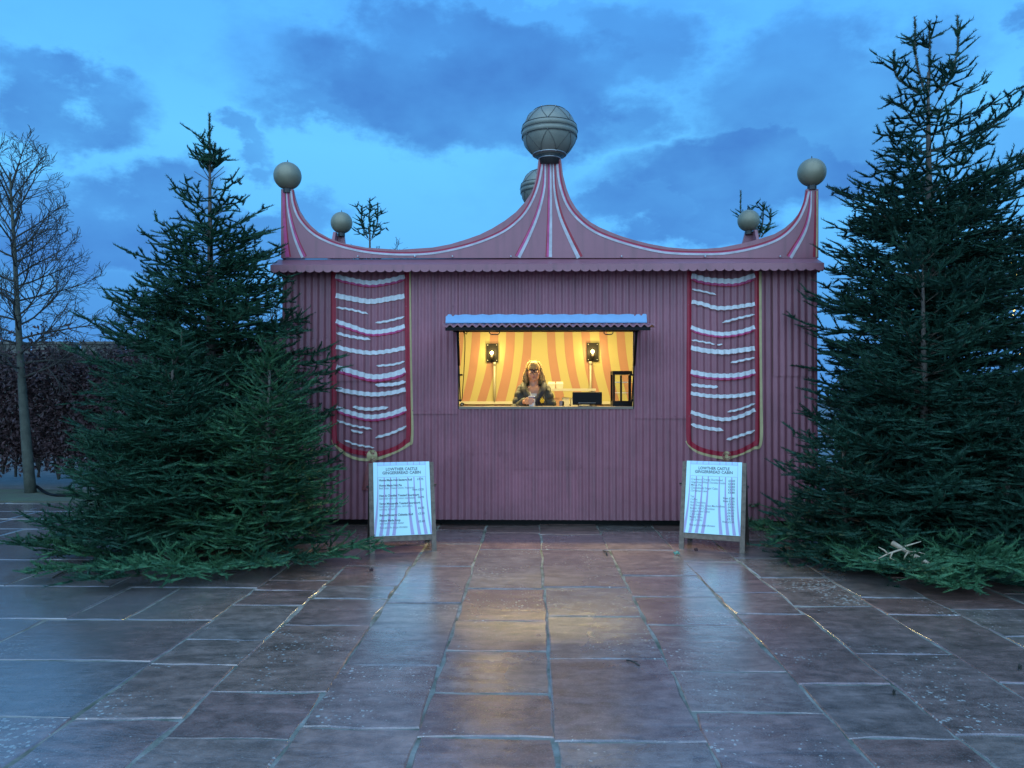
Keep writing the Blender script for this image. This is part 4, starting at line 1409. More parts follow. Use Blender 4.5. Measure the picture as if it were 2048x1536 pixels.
# face
for s in (-1, 1):
    b = MB(); b.ball((s * .031, -.066, hc + .006), .0125, 12, 8, (1, .75, .62)); e_ = b.build('eye', M['eye'], person, True)
    b = MB(); b.ball((s * .031, -.0735, hc + .006), .0058, 10, 6, (1, .6, 1)); b.build('iris', M['iris'], e_, True)
b = MB(); b.ball((0, -.0845, hc - .0645), 1, 12, 6, (.021, .005, .0042)); b.ball((0, -.083, hc - .0735), 1, 12, 6, (.017, .005, .0052)); b.build('lips', M['lip'], person, True)
b = MB()
for s in (-1, 1):
    w_, h_ = .027, .020
    pts = [(s * .033 + w_ * (abs(math.cos(a)) ** .6) * math.copysign(1, math.cos(a)), -.094 + .006 * abs(math.cos(a)), hc + .003 + h_ * (abs(math.sin(a)) ** .7) * math.copysign(1, math.sin(a))) for a in np.linspace(0, 2 * PI, 21)[:-1]]
    b.tube(pts, .0032, 6, closed=True)
    b.tube([(s * .060, -.088, hc + .012), (s * .078, -.03, hc + .012), (s * .080, .02, hc + .008)], .003, 5)
b.tube([(-.007, -.095, hc + .008), (0, -.098, hc + .011), (.007, -.095, hc + .008)], .003, 5)
b.build('glasses', M['black'], person, True)
# hair: cap, fringe and loose strands to the shoulders
hr = random.Random(3)
b = MB()
b.ball((0, .028, hc + .030), 1, 20, 12, (.083, .092, .095))
b.ball((0, .055, hc - .02), 1, 16, 10, (.078, .062, .10))
for i in range(230):
    a = hr.uniform(-1.15, 1.15) * PI * .5 + PI / 2 if i < 150 else hr.uniform(-.75, .75) + PI * 1.5
    x0_, y0_ = .02 * math.cos(a), .02 + .02 * math.sin(a)
    if i < 150:      # sides and back
        ca, sa = math.cos(a), math.sin(a)
        lw = hr.uniform(.86, 1.42)
        ln_ = hr.uniform(-.215, -.09)
        pts = [(x0_, y0_, hc + .122), ((.060 + hr.uniform(0, .014)) * ca, .025 + .068 * sa, hc + .097 + hr.uniform(-.004, .012)), ((.086 + hr.uniform(0, .016)) * ca, .02 + .092 * sa, hc + .03),
               (.094 * ca * lw, .012 + .085 * sa, hc - .05), (.100 * ca * lw + hr.uniform(-.012, .012), .01 + .08 * sa - .008, hc + ln_)]
    else:            # fringe, swept over the forehead
        ca, sa = math.cos(a), math.sin(a)
        pts = [(x0_, y0_, hc + .124), (.055 * ca, .01 + .07 * sa, hc + .110), (.078 * ca, .004 + .088 * sa, hc + .075),
               (.080 * ca + hr.uniform(-.012, .012), .0 + .087 * sa, hc + .045 - hr.uniform(0, .018) + abs(ca) * -.03)]
    b.tube(catmull(pts, 9), list(np.linspace(.008, .0028, 9)), 5)
for i in range(30):
    a = hr.uniform(0, 2 * PI)
    b.tube([(.03 * math.cos(a), .03 + .03 * math.sin(a), hc + .115), (.045 * math.cos(a), .03 + .03 * math.sin(a), hc + .128), (.06 * math.cos(a), .03 + .04 * math.sin(a), hc + .122 + hr.uniform(-.01, .028))], [.004, .003, .001], 4)
b.build('hair', M['hair'], person, True)
b = MB(); b.tube([(-.10, 0, .02), (-.10, 0, .50), (-.09, 0, Z(.88))], [.075, .09, .118], 14); b.tube([(.10, 0, .02), (.10, 0, .50), (.09, 0, Z(.88))], [.075, .09, .118], 14)
b.build('trousers', M['trouser'], person, True)

cup = empty('paper_cup', (cpx.x, Y0 + .17, WZ0 + .001)); tag(cup, 'white and blue printed paper cup held by the woman on the counter', 'cup')
b = MB(); vs = []; n = 24
for z, r in ((0, .029), (.004, .030), (.112, .0405), (.114, .042), (.118, .042), (.117, .039), (.02, .029)):
    vs += [(r * math.cos(2 * PI * j / n), r * math.sin(2 * PI * j / n), z) for j in range(n)]
fs = [(i * n + j, i * n + (j + 1) % n, (i + 1) * n + (j + 1) % n, (i + 1) * n + j) for i in range(6) for j in range(n)]
fs += [tuple(range(n - 1, -1, -1)), tuple(6 * n + j for j in range(n))]
b.add(vs, fs); b.build('cup_wall', M['cup'], cup, True)
b = MB(); vs = []
for z, r in ((.086, .0388), (.108, .0410)):
    vs += [(r * math.cos(2 * PI * j / n), r * math.sin(2 * PI * j / n), z) for j in range(n)]
b.add(vs, [(j, (j + 1) % n, n + (j + 1) % n, n + j) for j in range(n)])
for k in range(10):
    a = -PI / 2 + hr.uniform(-1.2, 1.2); z = hr.uniform(.015, .075); da, dz_ = hr.uniform(.1, .28), hr.uniform(.006, .016)
    q = []
    for aa, zz in ((a, z), (a + da, z), (a + da, z + dz_), (a, z + dz_)):
        r = .0302 + (zz - .004) * .0972 + .0009
        q.append((r * math.cos(aa), r * math.sin(aa), zz))
    b.add(q, [(0, 1, 2, 3)])
b.build('blue_print', M['cupb'], cup, fix=False)

# ------------------------------------------------------------------ menu boards
def text_mesh(body, size, align='LEFT', bold=0.0):
    cu = bpy.data.curves.new('t', 'FONT')
    cu.body = body; cu.size = size; cu.align_x = align; cu.offset = bold; cu.resolution_u = 2
    o = bpy.data.objects.new('t', cu); COL.objects.link(o)
    dg = bpy.context.evaluated_depsgraph_get(); dg.update()
    me = bpy.data.meshes.new_from_object(o.evaluated_get(dg))
    v = [tuple(p.co) for p in me.vertices]; f = [tuple(p.vertices) for p in me.polygons]
    bpy.data.objects.remove(o); bpy.data.curves.remove(cu); bpy.data.meshes.remove(me)
    return v, f


def menu_board(gl, gr_, top, label, lines, prices, title_v, kind):
    a, c = G(*gl), G(*gr_)
    base = (a + c) / 2
    yaw = math.atan2(c.y - a.y, c.x - a.x)
    wid = (c - a).length + .055
    root = empty('menu_board', base, yaw)
    tag(root, label, 'menu board', 'menu boards in front of the cabin')
    # the front leaf leans back
    lean = R(16.5); SL = .868
    sn, cs = math.sin(lean), math.cos(lean)

    def F(u, w, d=0):
        return Vector((u, w * sn - d * cs, w * cs + d * sn))

    def slab(b, u0, u1, w0, w1, d0, d1, back=False):
        vs = []
        for u in (u0, u1):
            for w in (w0, w1):
                for d in (d0, d1):
                    p = F(u, w, d)
                    if back: p.y = 2 * SL * sn + .03 - p.y
                    vs.append(p)
        b.add(vs, [(0, 1, 3, 2), (4, 6, 7, 5), (0, 4, 5, 1), (2, 3, 7, 6), (0, 2, 6, 4), (1, 5, 7, 3)])
    h = wid / 2; lw = .046
    for s in (-1, 1):
        b = MB(); slab(b, s * h, s * (h - lw), 0, SL, -.030, 0); b.build('leg', M['timber'], root)
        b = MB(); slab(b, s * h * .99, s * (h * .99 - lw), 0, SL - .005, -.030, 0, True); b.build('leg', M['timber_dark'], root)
    wb = SL * .185
    b = MB(); slab(b, -h + lw + .001, h - lw - .001, wb - .052, wb - .002, -.028, -.003); b.build('bottom_rail', M['timber'], root)
    b = MB(); slab(b, -h + lw + .001, h - lw - .001, SL - .05, SL - .004, -.028, -.006); b.build('top_rail', M['timber'], root)
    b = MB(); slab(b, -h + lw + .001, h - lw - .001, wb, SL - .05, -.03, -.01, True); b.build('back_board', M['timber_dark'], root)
    b = MB()
    for s in (-1, 1):
        b.tube([F(s * (h + .004), SL * .74, -.015), F(s * (h + .024), SL * .74, -.015)], .008, 8)
        b.tube([F(s * (h + .012), SL * .72, -.02), F(s * (h + .012), SL * .74, -.015) + Vector((0, .12, -.02))], .004, 5)
    b.build('stay', M['iron'], root)
    b = MB(); pw = h - lw + .004
    ph = SL + .002 - wb
    slab(b, -pw, pw, wb, SL + .004, -.001, .006)
    panel = b.build('panel', M['print'], root)

    def UV(u, v, d):           # u 0..1, v 0..1 from top
        return F(-pw + 2 * pw * u, SL + .004 - ph * v, .006 + d)
    # printed stripes: straight above, swinging out at the bottom like a tent
    for (ut, ub, wt, wb_) in ((.075, -.005, .010, .055), (.19, .11, .018, .058), (.30, .225, .018, .058), (.405, .335, .018, .060),
                              (.605, .665, .018, .060), (.715, .785, .018, .058), (.825, .90, .018, .058), (.925, 1.0, .010, .045)):
        b = MB(); vs = []
        vv = np.linspace(.215, 1.0, 16)
        for v in vv:
            t = (v - .215) / .785; e = t ** 2.3
            u = ut + (ub - ut) * e; w_ = wt + (wb_ - wt) * (t ** 1.2)
            vs += [UV(max(0.002, u - w_ / 2), v - .001, .0008), UV(min(.998, u + w_ / 2), v - .001, .0008)]
        b.add(vs, [(2 * i, 2 * i + 2, 2 * i + 3, 2 * i + 1) for i in range(15)])
        b.build('printed_stripe', M['printp'], panel, fix=False)
        b = MB(); b.add([UV(ut - .006, .002, .0008), UV(ut - .006, .043, .0008), UV(ut + .006, .043, .0008), UV(ut + .006, .002, .0008)], [(0, 1, 2, 3)])
        b.build('printed_stripe', M['printp'], panel, fix=False)
    b = MB(); b.add([UV(.08, .002, .0005), UV(.08, .044, .0005), UV(.92, .044, .0005), UV(.92, .002, .0005)], [(0, 1, 2, 3)])
    b.build('printed_band', M['printb'], panel, fix=False)
    b = MB()
    for (u0, u1, v0, v1) in ((.07, .93, .043, .0465), (.07, .93, .208, .2115), (.07, .075, .0465, .208), (.925, .93, .0465, .208)):
        b.add([UV(u0, v0, .0012), UV(u0, v1, .0012), UV(u1, v1, .0012), UV(u1, v0, .0012)], [(0, 1, 2, 3)])
    b.build('title_frame', M['printp'], panel, fix=False)

    def put(b, body, size, u, v, align='LEFT', bold=0, maxw=None):
        vs, f = text_mesh(body, size, align, bold)
        if not vs: return
        xs = [p[0] for p in vs]
        k = 1.0
        if maxw and max(xs) - min(xs) > maxw * 2 * pw:
            k = maxw * 2 * pw / (max(xs) - min(xs))
        o = F(-pw + 2 * pw * u, SL + .004 - ph * v, .0082)
        b.add([o + Vector((p[0] * k, p[1] * sn, p[1] * cs)) for p in vs], f)
    b = MB()
    put(b, 'LOWTHER CASTLE', .040, .5, .117, 'CENTER', .0008, .56)
    put(b, 'GINGERBREAD CABIN', .040, .5, .168, 'CENTER', .0008, .68)
    b.build('title_lettering', M['ink'], panel, fix=False)['kind'] = 'stuff'
    b = MB(); b2 = MB()
    for (txt, v, bold, mw) in lines:
        put(b if bold else b2, txt, .0295, .095, v, 'LEFT', .0009 if bold else .0001, mw)
    for (txt, v, al) in prices:
        put(b, txt, .028, .885, v, 'RIGHT', .0004, .2)
    b.build('menu_lettering', M['ink'], panel, fix=False)['kind'] = 'stuff'
    b2.build('small_lettering', M['ink2'], panel, fix=False)['kind'] = 'stuff'
    return root


menu_board((746, 1108), (868, 1102), None, 'wooden A-frame menu board by the small fir listing hot food',
           [('Home Made Hot Sausage Roll', .262, 1, .58), ('Home Made Hot Pie', .335, 1, .40), ('Beef Steak, Cheese Onion, Vegetarian', .372, 0, .62),
            ('Ham & Cheddar Toasted Sourdough', .475, 1, .70), ('Sandwich with red onion marmalade', .513, 0, .63),
            ('Vegan Mozzarella Toasted Sourdough', .583, 1, .72), ('Sandwich with pesto, red onion,', .622, 0, .58), ('tomato & basil', .66, 0, .27),
            ('Bacon/Sausage Ciabatta Roll', .738, 1, .58), ('Home Made Soup', .81, 1, .36), ('with bread, cheese, butter', .848, 0, .42),
            ('Please ask us for allergen information', .905, 0, .48)],
           [('£3.75', .258, 0), ('from £5.25', .402, 0), ('£6.95', .508, 0), ('£6.95', .655, 0), ('£5.50', .732, 0), ('£5.00', .838, 0)], .1, 'hot')
rows = ['Cranberry Orange Shortbread', 'Gingerbread/White Chocolate Cookie', 'Mince Pie', 'Chocolate & Ginger Cake', 'Christmas Cake', None,
        'Tea', 'Coffee', 'Hot Chocolate', 'Hot Chocolate, Cream Marshmallows', 'Baileys Hot Chocolate', 'Gingerbread Latte', 'Chai Latte', 'Mulled Wine', 'Soft Drinks']
pr = ['£3.20', '£3.65', '£2.60', '£3.75', '£3.80', None, 'from £2.80', 'from £3.20', '£3.90', '£4.50', '£6.50', '£4.15', '£3.85', '£5.25', 'from £2.00']
ln = []; pp_ = []
for i, (t, q) in enumerate(zip(rows, pr)):
    v = .272 + i * .0402
    if t:
        ln.append((t, v, 0 if i != 6 else 0, min(.62, .021 * len(t)))); pp_.append((q, v + .004, 0))
ln.append(('Please ask us for allergen information', .905, 0, .46))
menu_board((1363, 1098), (1483, 1107), None, 'wooden A-frame menu board with drink and cake price column, near fallen boughs', ln, pp_, .1, 'cold')


# ------------------------------------------------------------------ firs
nrng = np.random.default_rng(11)


class Fir:
    def __init__(self, seed):
        self.r = random.Random(seed)
        self.u = []          # needle units: p, axis, up, length
        self.w = MB()

    def twig(self, p, d, up, L, step, level, upturn, wood_r):
        r = self.r
        n = max(1, int(round(L / step)))
        pts = [p.copy()]
        d = d.copy()
        side = 1 if r.random() < .5 else -1
        for i in range(n):
            t = i / n
            d = (d + Vector((r.uniform(-.05, .05), r.uniform(-.05, .05), r.uniform(-.04, .04) + upturn * (t - .25)))).normalized()
            q = p + d * (L / n)
            u2 = (up - d * up.dot(d)).normalized()
            s2 = d.cross(u2)
            rem = L - (i + .5) * L / n
            bare = .14 if level == 0 else .0
            if t >= bare or level > 0:
                self.u.append((p, d, u2, L / n * 1.05))
            if level < 2 and (t > bare * .55 or level > 0):
                for s in (-1, 1):
                    if level == 0:
                        l2 = min(.46 * rem + .09, .52) * r.uniform(.65, 1.2)
                    else:
                        l2 = min(.45 * rem + .10, .20) * r.uniform(.75, 1.2)
                        if r.random() < .22: continue
                    a = R(r.uniform(42, 60))
                    dd = (d * math.cos(a) + s2 * s * math.sin(a) + u2 * r.uniform(-.10, .16)).normalized()
                    pp = p + (q - p) * r.uniform(.2, 1)
                    if level == 0:
                        self.twig(pp, dd, (u2 + s2 * r.uniform(-.6, .6)).normalized(), l2, step, 1, upturn * .6, wood_r * .4)
                    else:
                        self.u.append((pp, dd, u2, l2))
                if level == 0 and r.random() < .6:
                    a = R(r.uniform(35, 60))
                    self.twig(p, (d * math.cos(a) + u2 * math.sin(a)).normalized(), -d, min(.3 * rem + .05, .25), step, 1, 0, wood_r * .3)
            p = q
            pts.append(p.copy())
        if level == 0:
            self.w.tube(pts, list(np.linspace(wood_r, .003, len(pts))), 5)
        elif L > .2:
            self.w.tube(pts, list(np.linspace(max(wood_r, .004), .002, len(pts))), 3)
        return p

    def needles(self, K, nl, nw, spread=(-25, 205)):
        A = np.array([[*p, *a, *u, l] for p, a, u, l in self.u])
        N = len(A)
        p, a, u, l = A[:, None, 0:3], A[:, None, 3:6], A[:, None, 6:9], A[:, None, 9:10]
        s = np.cross(a, u)
        t = (np.arange(K)[None, :, None] + nrng.random((N, K, 1))) / K
        ph = np.radians(nrng.uniform(spread[0], spread[1], (N, K, 1)))
        rad = s * np.cos(ph) + u * np.sin(ph)
        fw = nrng.uniform(.55, .88, (N, K, 1))
        d = a * fw + rad * np.sqrt(1 - fw * fw * .8)
        d /= np.linalg.norm(d, axis=2, keepdims=True)
        ll = nl * nrng.uniform(.75, 1.2, (N, K, 1))
        b = p + a * l * t
        ref = u + .9 * nrng.normal(size=(N, K, 3))
        w = np.cross(d, ref); w /= np.linalg.norm(w, axis=2, keepdims=True) + 1e-9
        w *= nw * .5
        V = np.stack([b - w, b + w, b + d * ll], axis=2).reshape(-1, 3, 3)
        # the dense inner needles of each shoot, as a slim spindle
        p, a, u, l, s = p[:, 0], a[:, 0], u[:, 0], l[:, 0], s[:, 0]
        rr = nl * .46 * nrng.uniform(.8, 1.15, (N, 1))
        ring = [p + a * l * .22 + (s * math.cos(q) + u * math.sin(q) * .8) * rr for q in (PI / 2, PI * 7 / 6, PI * 11 / 6)]
        tip, tail = p + a * (l + nl * .35), p - a * l * .08
        fan = []
        for i in range(3):
            fan += [np.stack([ring[i], ring[(i + 1) % 3], tip], 1), np.stack([ring[(i + 1) % 3], ring[i], tail], 1)]
        return np.concatenate([V] + fan)


def fir_tree(base, H, rfun, seed, mname, label, whorl=.25, step=.165, K=30, nl=.034, nw=.0075, leaders=((0, 0, 0),), first=.10, bare_top=.0, per=(5, 7), cap=9, dens=1.0, group='cut fir trees beside the cabin', bow=1.0, top=.93, bias=0.0):
    F = Fir(seed); r = F.r
    root = empty('fir_tree', base)
    tag(root, label, 'fir tree', group)
    lean = Vector((r.uniform(-.02, .02), r.uniform(-.02, .02), 1))
    tr = [Vector((lean.x * z, lean.y * z, z)) for z in np.linspace(-.02, H * .90, 12)]
    b = MB(); b.tube(tr, list(np.linspace(.018 * H + .012, .010, 12)), 8)
    z = first
    while z < H * top:
        h = z / H
        Rr = min(rfun(h), cap)
        nb = r.randint(*per) if h < .66 else r.randint(3, 5)
        a0 = r.uniform(0, 2 * PI)
        for k in range(nb):
            a = a0 + 2 * PI * k / nb + r.uniform(-.25, .25)
            L = Rr * r.uniform(.78, 1.14) * (1 + bias * math.cos(a))
            el = R(-4 + 26 * h + 36 * h ** 3 + r.uniform(-9, 9)) * bow
            d = Vector((math.cos(a) * math.cos(el), math.sin(a) * math.cos(el), math.sin(el)))
            F.twig(Vector((lean.x * z, lean.y * z, z + r.uniform(-.03, .03))), d, Vector((0, 0, 1)), max(L, .08), step, 0, r.uniform(.10, .34), .003 + .006 * L)
        # single branches between the whorls
        for k in range(int(r.randint(2, 4) * dens)):
            zz = z + r.uniform(.2, .8) * whorl
            h2 = zz / H
            if h2 > .72: continue
            a = r.uniform(0, 2 * PI); L = min(rfun(h2), cap) * r.uniform(.45, .9)
            el = R(2 + 20 * h2 + r.uniform(-12, 12))
            d = Vector((math.cos(a) * math.cos(el), math.sin(a) * math.cos(el), math.sin(el)))
            F.twig(Vector((lean.x * zz, lean.y * zz, zz)), d, Vector((0, 0, 1)), max(L, .08), step, 0, r.uniform(.08, .28), .003 + .005 * L)
        z += whorl * r.uniform(.85, 1.15) * (1.0 if h < .66 else 1.25)
        if bare_top and z > H * (1 - bare_top):
            break
    for (lx, ly, dz) in leaders:
        top = Vector((lx + lean.x * H, ly + lean.y * H, H + dz))
        p = Vector((lean.x * H * .85 + lx * .25, lean.y * H * .85 + ly * .25, H * .86))
        q = p.lerp(top, .45) + Vector((lx * .35, ly * .35, 0))
        C = [Vector(c) for c in catmull([p, q, top], 9)]
        b.tube(C, list(np.linspace(.011, .006, 9)), 5)
        for i in range(8):
            dd = (C[i + 1] - C[i])
            F.u.append((C[i], dd.normalized(), dd.orthogonal().normalized(), dd.length))
            F.u.append((C[i], dd.normalized(), -dd.orthogonal().normalized(), dd.length))
        for k in range(8):
            a = r.uniform(0, 2 * PI); el = R(r.uniform(28, 62)); i = r.randint(1, 6)
            F.twig(C[i], Vector((math.cos(a) * math.cos(el), math.sin(a) * math.cos(el), math.sin(el))), Vector((0, 0, 1)), r.uniform(.10, .26), step, 1, .2, .004)
    b.build('trunk', M['bark'], root, True)
    bo = F.w.build('branches', M['twig'], root, True, fix=False); bo['kind'] = 'stuff'
    V = F.needles(K, nl, nw)
    cr = link('crown', tris_mesh('crown', V), M[mname], root); cr['kind'] = 'stuff'
    print('FIR', label[:30], len(F.u), len(V))
    return root


def gp(px, Y):
    p = P(px, 900, Y); return (p.x, Y, 0)


fir_tree(gp(424, 8.15), P(418, 226, 8.15).z, lambda h: max(.05, 2.35 * (1 - h) ** 1.05 - .10), 21, 'needle_a', 'tallest fir of the left clump, standing behind the two small firs', whorl=.15, per=(7, 9), cap=1.26, dens=1.3, leaders=((0, 0, 0), (.06, 0, -.32), (-.04, .05, -.42)))
fir_tree(gp(340, 7.05), P(362, 664, 7.05).z, lambda h: .12 + 1.08 * max(0, 1 - h / .88) ** .66, 22, 'needle_a', 'small fir with a bare brown leader, outermost of the left clump', whorl=.09, per=(8, 10), dens=1.5, nl=.028, nw=.0065, step=.14, K=28, bare_top=.13, leaders=((.08, 0, 0),), first=.26)
fir_tree(gp(530, 6.85), P(520, 688, 6.85).z, lambda h: .10 + .64 * max(0, 1 - h / .88) ** .52, 23, 'needle_b', 'small bright green fir beside the painted curtain, left of the cabin hatch', whorl=.085, per=(8, 10), dens=1.5, nl=.028, nw=.0065, step=.14, K=28, bare_top=.12, leaders=((0, 0, 0),), first=.30)
fir_tree(gp(1862, 8.05), P(1868, 40, 8.05).z, lambda h: 2.75 * (1 - h) ** .95, 34, 'needle_d', 'very tall dark fir with three upright leaders at the right', whorl=.165, per=(7, 9), dens=1.2, cap=1.52, K=28, top=.83, bias=.22, bare_top=.0, leaders=((-.13, 0, .04), (.02, 0, .0), (.31, 0, .05), (-.30, .1, -.26), (.2, -.1, -.5)))
fir_tree(gp(1850, 7.15), P(1855, 482, 7.15).z, lambda h: .1 + 1.28 * (1 - h) ** .75, 35, 'needle_d', 'medium dark fir in front of the very tall one at the right', whorl=.145, per=(7, 9), dens=1.4, leaders=((0, 0, 0),))
fir_tree(gp(1690, 6.95), P(1692, 872, 6.95).z, lambda h: .15 + .55 * (1 - h) ** .6, 36, 'needle_d', 'lowest dark fir of the right clump, next to the menu board', whorl=.10, per=(7, 9), dens=1.4, leaders=((0, 0, 0),))
fir_tree(gp(2010, 6.85), P(2010, 770, 6.85).z, lambda h: .15 + .85 * (1 - h) ** .6, 37, 'needle_d', 'short dark fir cut off by the right edge, above the green boughs', whorl=.12, per=(7, 9), dens=1.4, leaders=((0, 0, 0),))
fir_tree(gp(742, 13.2), P(743, 398, 13.2).z, lambda h: 1.6 * (1 - h) ** .9, 41, 'needle_a', 'fir whose top shows above the crest, left of the middle globe', whorl=.34, step=.15, K=20, nl=.034, nw=.007, cap=1.0, dens=.4, leaders=((0, 0, 0), (.14, 0, -.08), (-.14, 0, -.14)), group='firs behind the cabin')
fir_tree(gp(1512, 12.6), P(1500, 396, 12.6).z, lambda h: 1.6 * (1 - h) ** .9, 42, 'needle_a', 'fir whose top shows behind the right rear gold ball', whorl=.34, step=.15, K=20, nl=.034, nw=.007, cap=1.0, dens=.4, leaders=((-.28, 0, .1), (.08, 0, -.1), (.2, 0, -.2)), group='firs behind the cabin')

# loose cut boughs heaped on the paving
protos = []
for k in range(5):
    F = Fir(60 + k)
    L = (.75, .62, .85, .55, .7)[k]
    F.twig(Vector((-L * .45, 0, .035)), Vector((1, 0, .10)), Vector((0, 0, 1)), L, .11, 0, -.16, .009)
    V = F.needles(28, .031, .006, (-20, 200))
    V[:, :, 2] = np.maximum(V[:, :, 2], .004)
    a = tris_mesh('bough_needles', V); w = F.w.mesh('bough_stem')
    protos.append((a, w))


def bough(k, loc, rz, tilt, roll, sc, mname, label, group):
    o = empty('fir_bough', loc)
    o.rotation_euler = (roll, tilt, rz); o.scale = (sc, sc, sc)
    tag(o, label, 'fir bough', group)
    n = link('needles', protos[k][0].copy() if not protos[k][0].materials else protos[k][0], M[mname], o); n['kind'] = 'stuff'
    if protos[k][0].materials and protos[k][0].materials[0] != M[mname]:
        n.material_slots[0].link = 'OBJECT'; n.material_slots[0].material = M[mname]
    s_ = link('stem', protos[k][1], M['twig'], o)
    return o


br = random.Random(8)
gl_ = 'cut fir boughs heaped under the left firs'
gr__ = 'cut fir boughs heaped under the right firs'
left_b = [(105, 1118, 175, 1.15), (150, 1150, 200, 1.1), (150, 1105, 165, 1.0), (235, 1168, 235, 1.1), (200, 1130, 205, 1.2), (300, 1160, 250, 1.05), (270, 1130, 215, 1.1), (360, 1150, 262, 1.0),
          (430, 1150, 285, 1.0), (345, 1120, 240, 1.1), (520, 1150, 300, .9), (470, 1125, 275, 1.0), (580, 1135, 300, .85), (640, 1122, 330, .95), (690, 1120, 350, .95), (600, 1110, 320, 1.0), (410, 1115, 255, 1.1), (540, 1110, 280, 1.0)]
for i, (px, py, az, sc) in enumerate(left_b):
    g = G(px, py + 8)
    bough(i % 5, (g.x, g.y + .02, br.uniform(.0, .07)), R(az + br.uniform(-15, 15)), R(br.uniform(-2, 5)), R(br.uniform(-8, 8)), sc * br.uniform(.85, 1), 'needle_c' if i % 3 else 'needle_a', {0: 'cut fir bough reaching farthest left over the pale wet paving', 13: 'cut fir bough pointing at the left menu board', 14: 'cut fir bough at the right end of the left heap, nearest the menu board', 4: 'cut fir bough at the left end of the heap, below the small firs'}.get(i, 'loose cut fir bough in the heap under the left firs'), gl_)
right_b = [(1585, 1092, 200, .9), (1620, 1110, 215, 1.0), (1560, 1070, 190, .9), (1660, 1128, 235, 1.0), (1640, 1095, 210, 1.1), (1700, 1120, 250, 1.0), (1740, 1150, 225, 1.0), (1700, 1100, 200, 1.0), (1770, 1170, 240, 1.1), (1800, 1150, 260, 1.1),
           (1760, 1125, 230, 1.0), (1830, 1185, 250, 1.1), (1880, 1185, 280, 1.1), (1860, 1155, 265, 1.1), (1920, 1190, 262, 1.1), (1960, 1180, 290, 1.1), (1930, 1160, 275, 1.2), (2010, 1195, 270, 1.1), (2040, 1170, 300, 1.1), (1990, 1150, 280, 1.2),
           (1900, 1130, 250, 1.1), (1820, 1118, 240, 1.0), (2060, 1200, 280, 1.1), (1965, 1125, 270, 1.2), (2090, 1180, 290, 1.2), (1540, 1055, 180, .9)]
for i, (px, py, az, sc) in enumerate(right_b):
    g = G(px, py)
    bough((i * 2) % 5, (g.x, g.y + .12, br.uniform(.0, .11)), R(az + br.uniform(-18, 18)), R(br.uniform(-2, 6)), R(br.uniform(-10, 10)), sc * br.uniform(.85, 1.05), 'needle_c', {25: 'cut fir bough just behind the right menu board leg', 0: 'cut fir bough at the near left end of the right heap, beside the menu board', 22: 'cut fir bough at the front of the right heap by the picture edge', 10: 'cut fir bough lying just under the pale bare stick'}.get(i, 'loose cut fir bough in the heap under the right firs'), gr__)

st = empty('bare_stick', P(1830, 1110, 5.98)); o0 = Vector(st.location)
tag(st, 'pale bare forked stick lying on the cut fir boughs', 'stick')
b = MB()
pt = lambda x, y, d=0: P(x, y, 5.98 + d) - o0
b.tube([pt(1785, 1086, .15), pt(1812, 1102, .06), pt(1840, 1117), pt(1872, 1136, -.1)], [.021, .018, .016, .012], 8); b.build('main_stem', M['stick'], st, True)
for pts in ([(1805, 1098), (1775, 1108), (1746, 1123)], [(1800, 1096), (1825, 1088), (1842, 1083)], [(1812, 1101), (1835, 1104), (1850, 1108)], [(1776, 1108), (1768, 1100), (1757, 1094)], [(1785, 1104), (1780, 1116), (1790, 1121)],
            [(1830, 1111), (1822, 1120), (1818, 1124)], [(1848, 1122), (1840, 1130), (1833, 1134)], [(1816, 1103), (1810, 1113), (1808, 1119)]):
    b = MB(); b.tube([pt(*q) for q in pts], [.008, .006, .003], 5); b.build('side_twig', M['stick'], st, True)

# ------------------------------------------------------------------ bare trees
def bare_mesh(seed, trunk, R0, zlo, zhi, nb, spread, tw=1.0, up=.5):
    """trunk: list of (x,y,z); returns trunk MB and twig MB"""
    r = random.Random(seed)
    tb, wb = MB(), MB()
    T = [Vector(c) for c in catmull(trunk, 14)]
    tb.tube(T, list(np.linspace(R0, R0 * .42, 9)) + list(np.linspace(R0 * .38, R0 * .16, 5)), 9)
    H = T[-1].z

    def at(z):
        for i in range(13):
            if T[i].z <= z <= T[i + 1].z:
                return T[i].lerp(T[i + 1], (z - T[i].z) / (T[i + 1].z - T[i].z))
        return T[-1]

    def grow(p, d, L, rad, lev):
        n = max(3, int(L / .14))
        pts = [p]; q = p; d = d.copy()
        for i in range(n):
            d = (d + Vector((r.uniform(-.16, .16), r.uniform(-.16, .16), r.uniform(-.10, .14) + (.055 * up if lev < 2 else .04)))).normalized()
            q = q + d * (L / n); pts.append(q)
            if lev < 3 and i >= (1 if lev == 0 else 0):
                k = 2 if lev == 0 else (1 if r.random() < .85 * tw else 0)
                for _ in range(k):
                    a = R(r.uniform(25, 55))
                    o = d.orthogonal().normalized()
                    o = (Matrix.Rotation(r.uniform(0, 2 * PI), 3, d) @ o)
                    rem = L * (1 - i / n)
                    grow(q, (d * math.cos(a) + o * math.sin(a)).normalized(), max(.10, rem * r.uniform(.35, .65)), max(rad * .55 * (1 - .5 * i / n), .0030), lev + 1)
        wb.tube(pts, list(np.linspace(rad, max(rad * .28, .0028), len(pts))), 4 if lev else 6, cap=False)
    for i in range(nb):
        t = i / (nb - 1)
        z = zlo + (zhi - zlo) * t
        a = i * 2.4 + r.uniform(-.4, .4)
        el = R(12 + 58 * t ** 2.2 + r.uniform(-10, 10))
        L = spread * (1.0 - .42 * t ** 2) * r.uniform(.8, 1.15)
        grow(at(min(z, H)), Vector((math.cos(a) * math.cos(el), math.sin(a) * math.cos(el), math.sin(el))), L, .017 - .004 * t, 0)
    return tb, wb


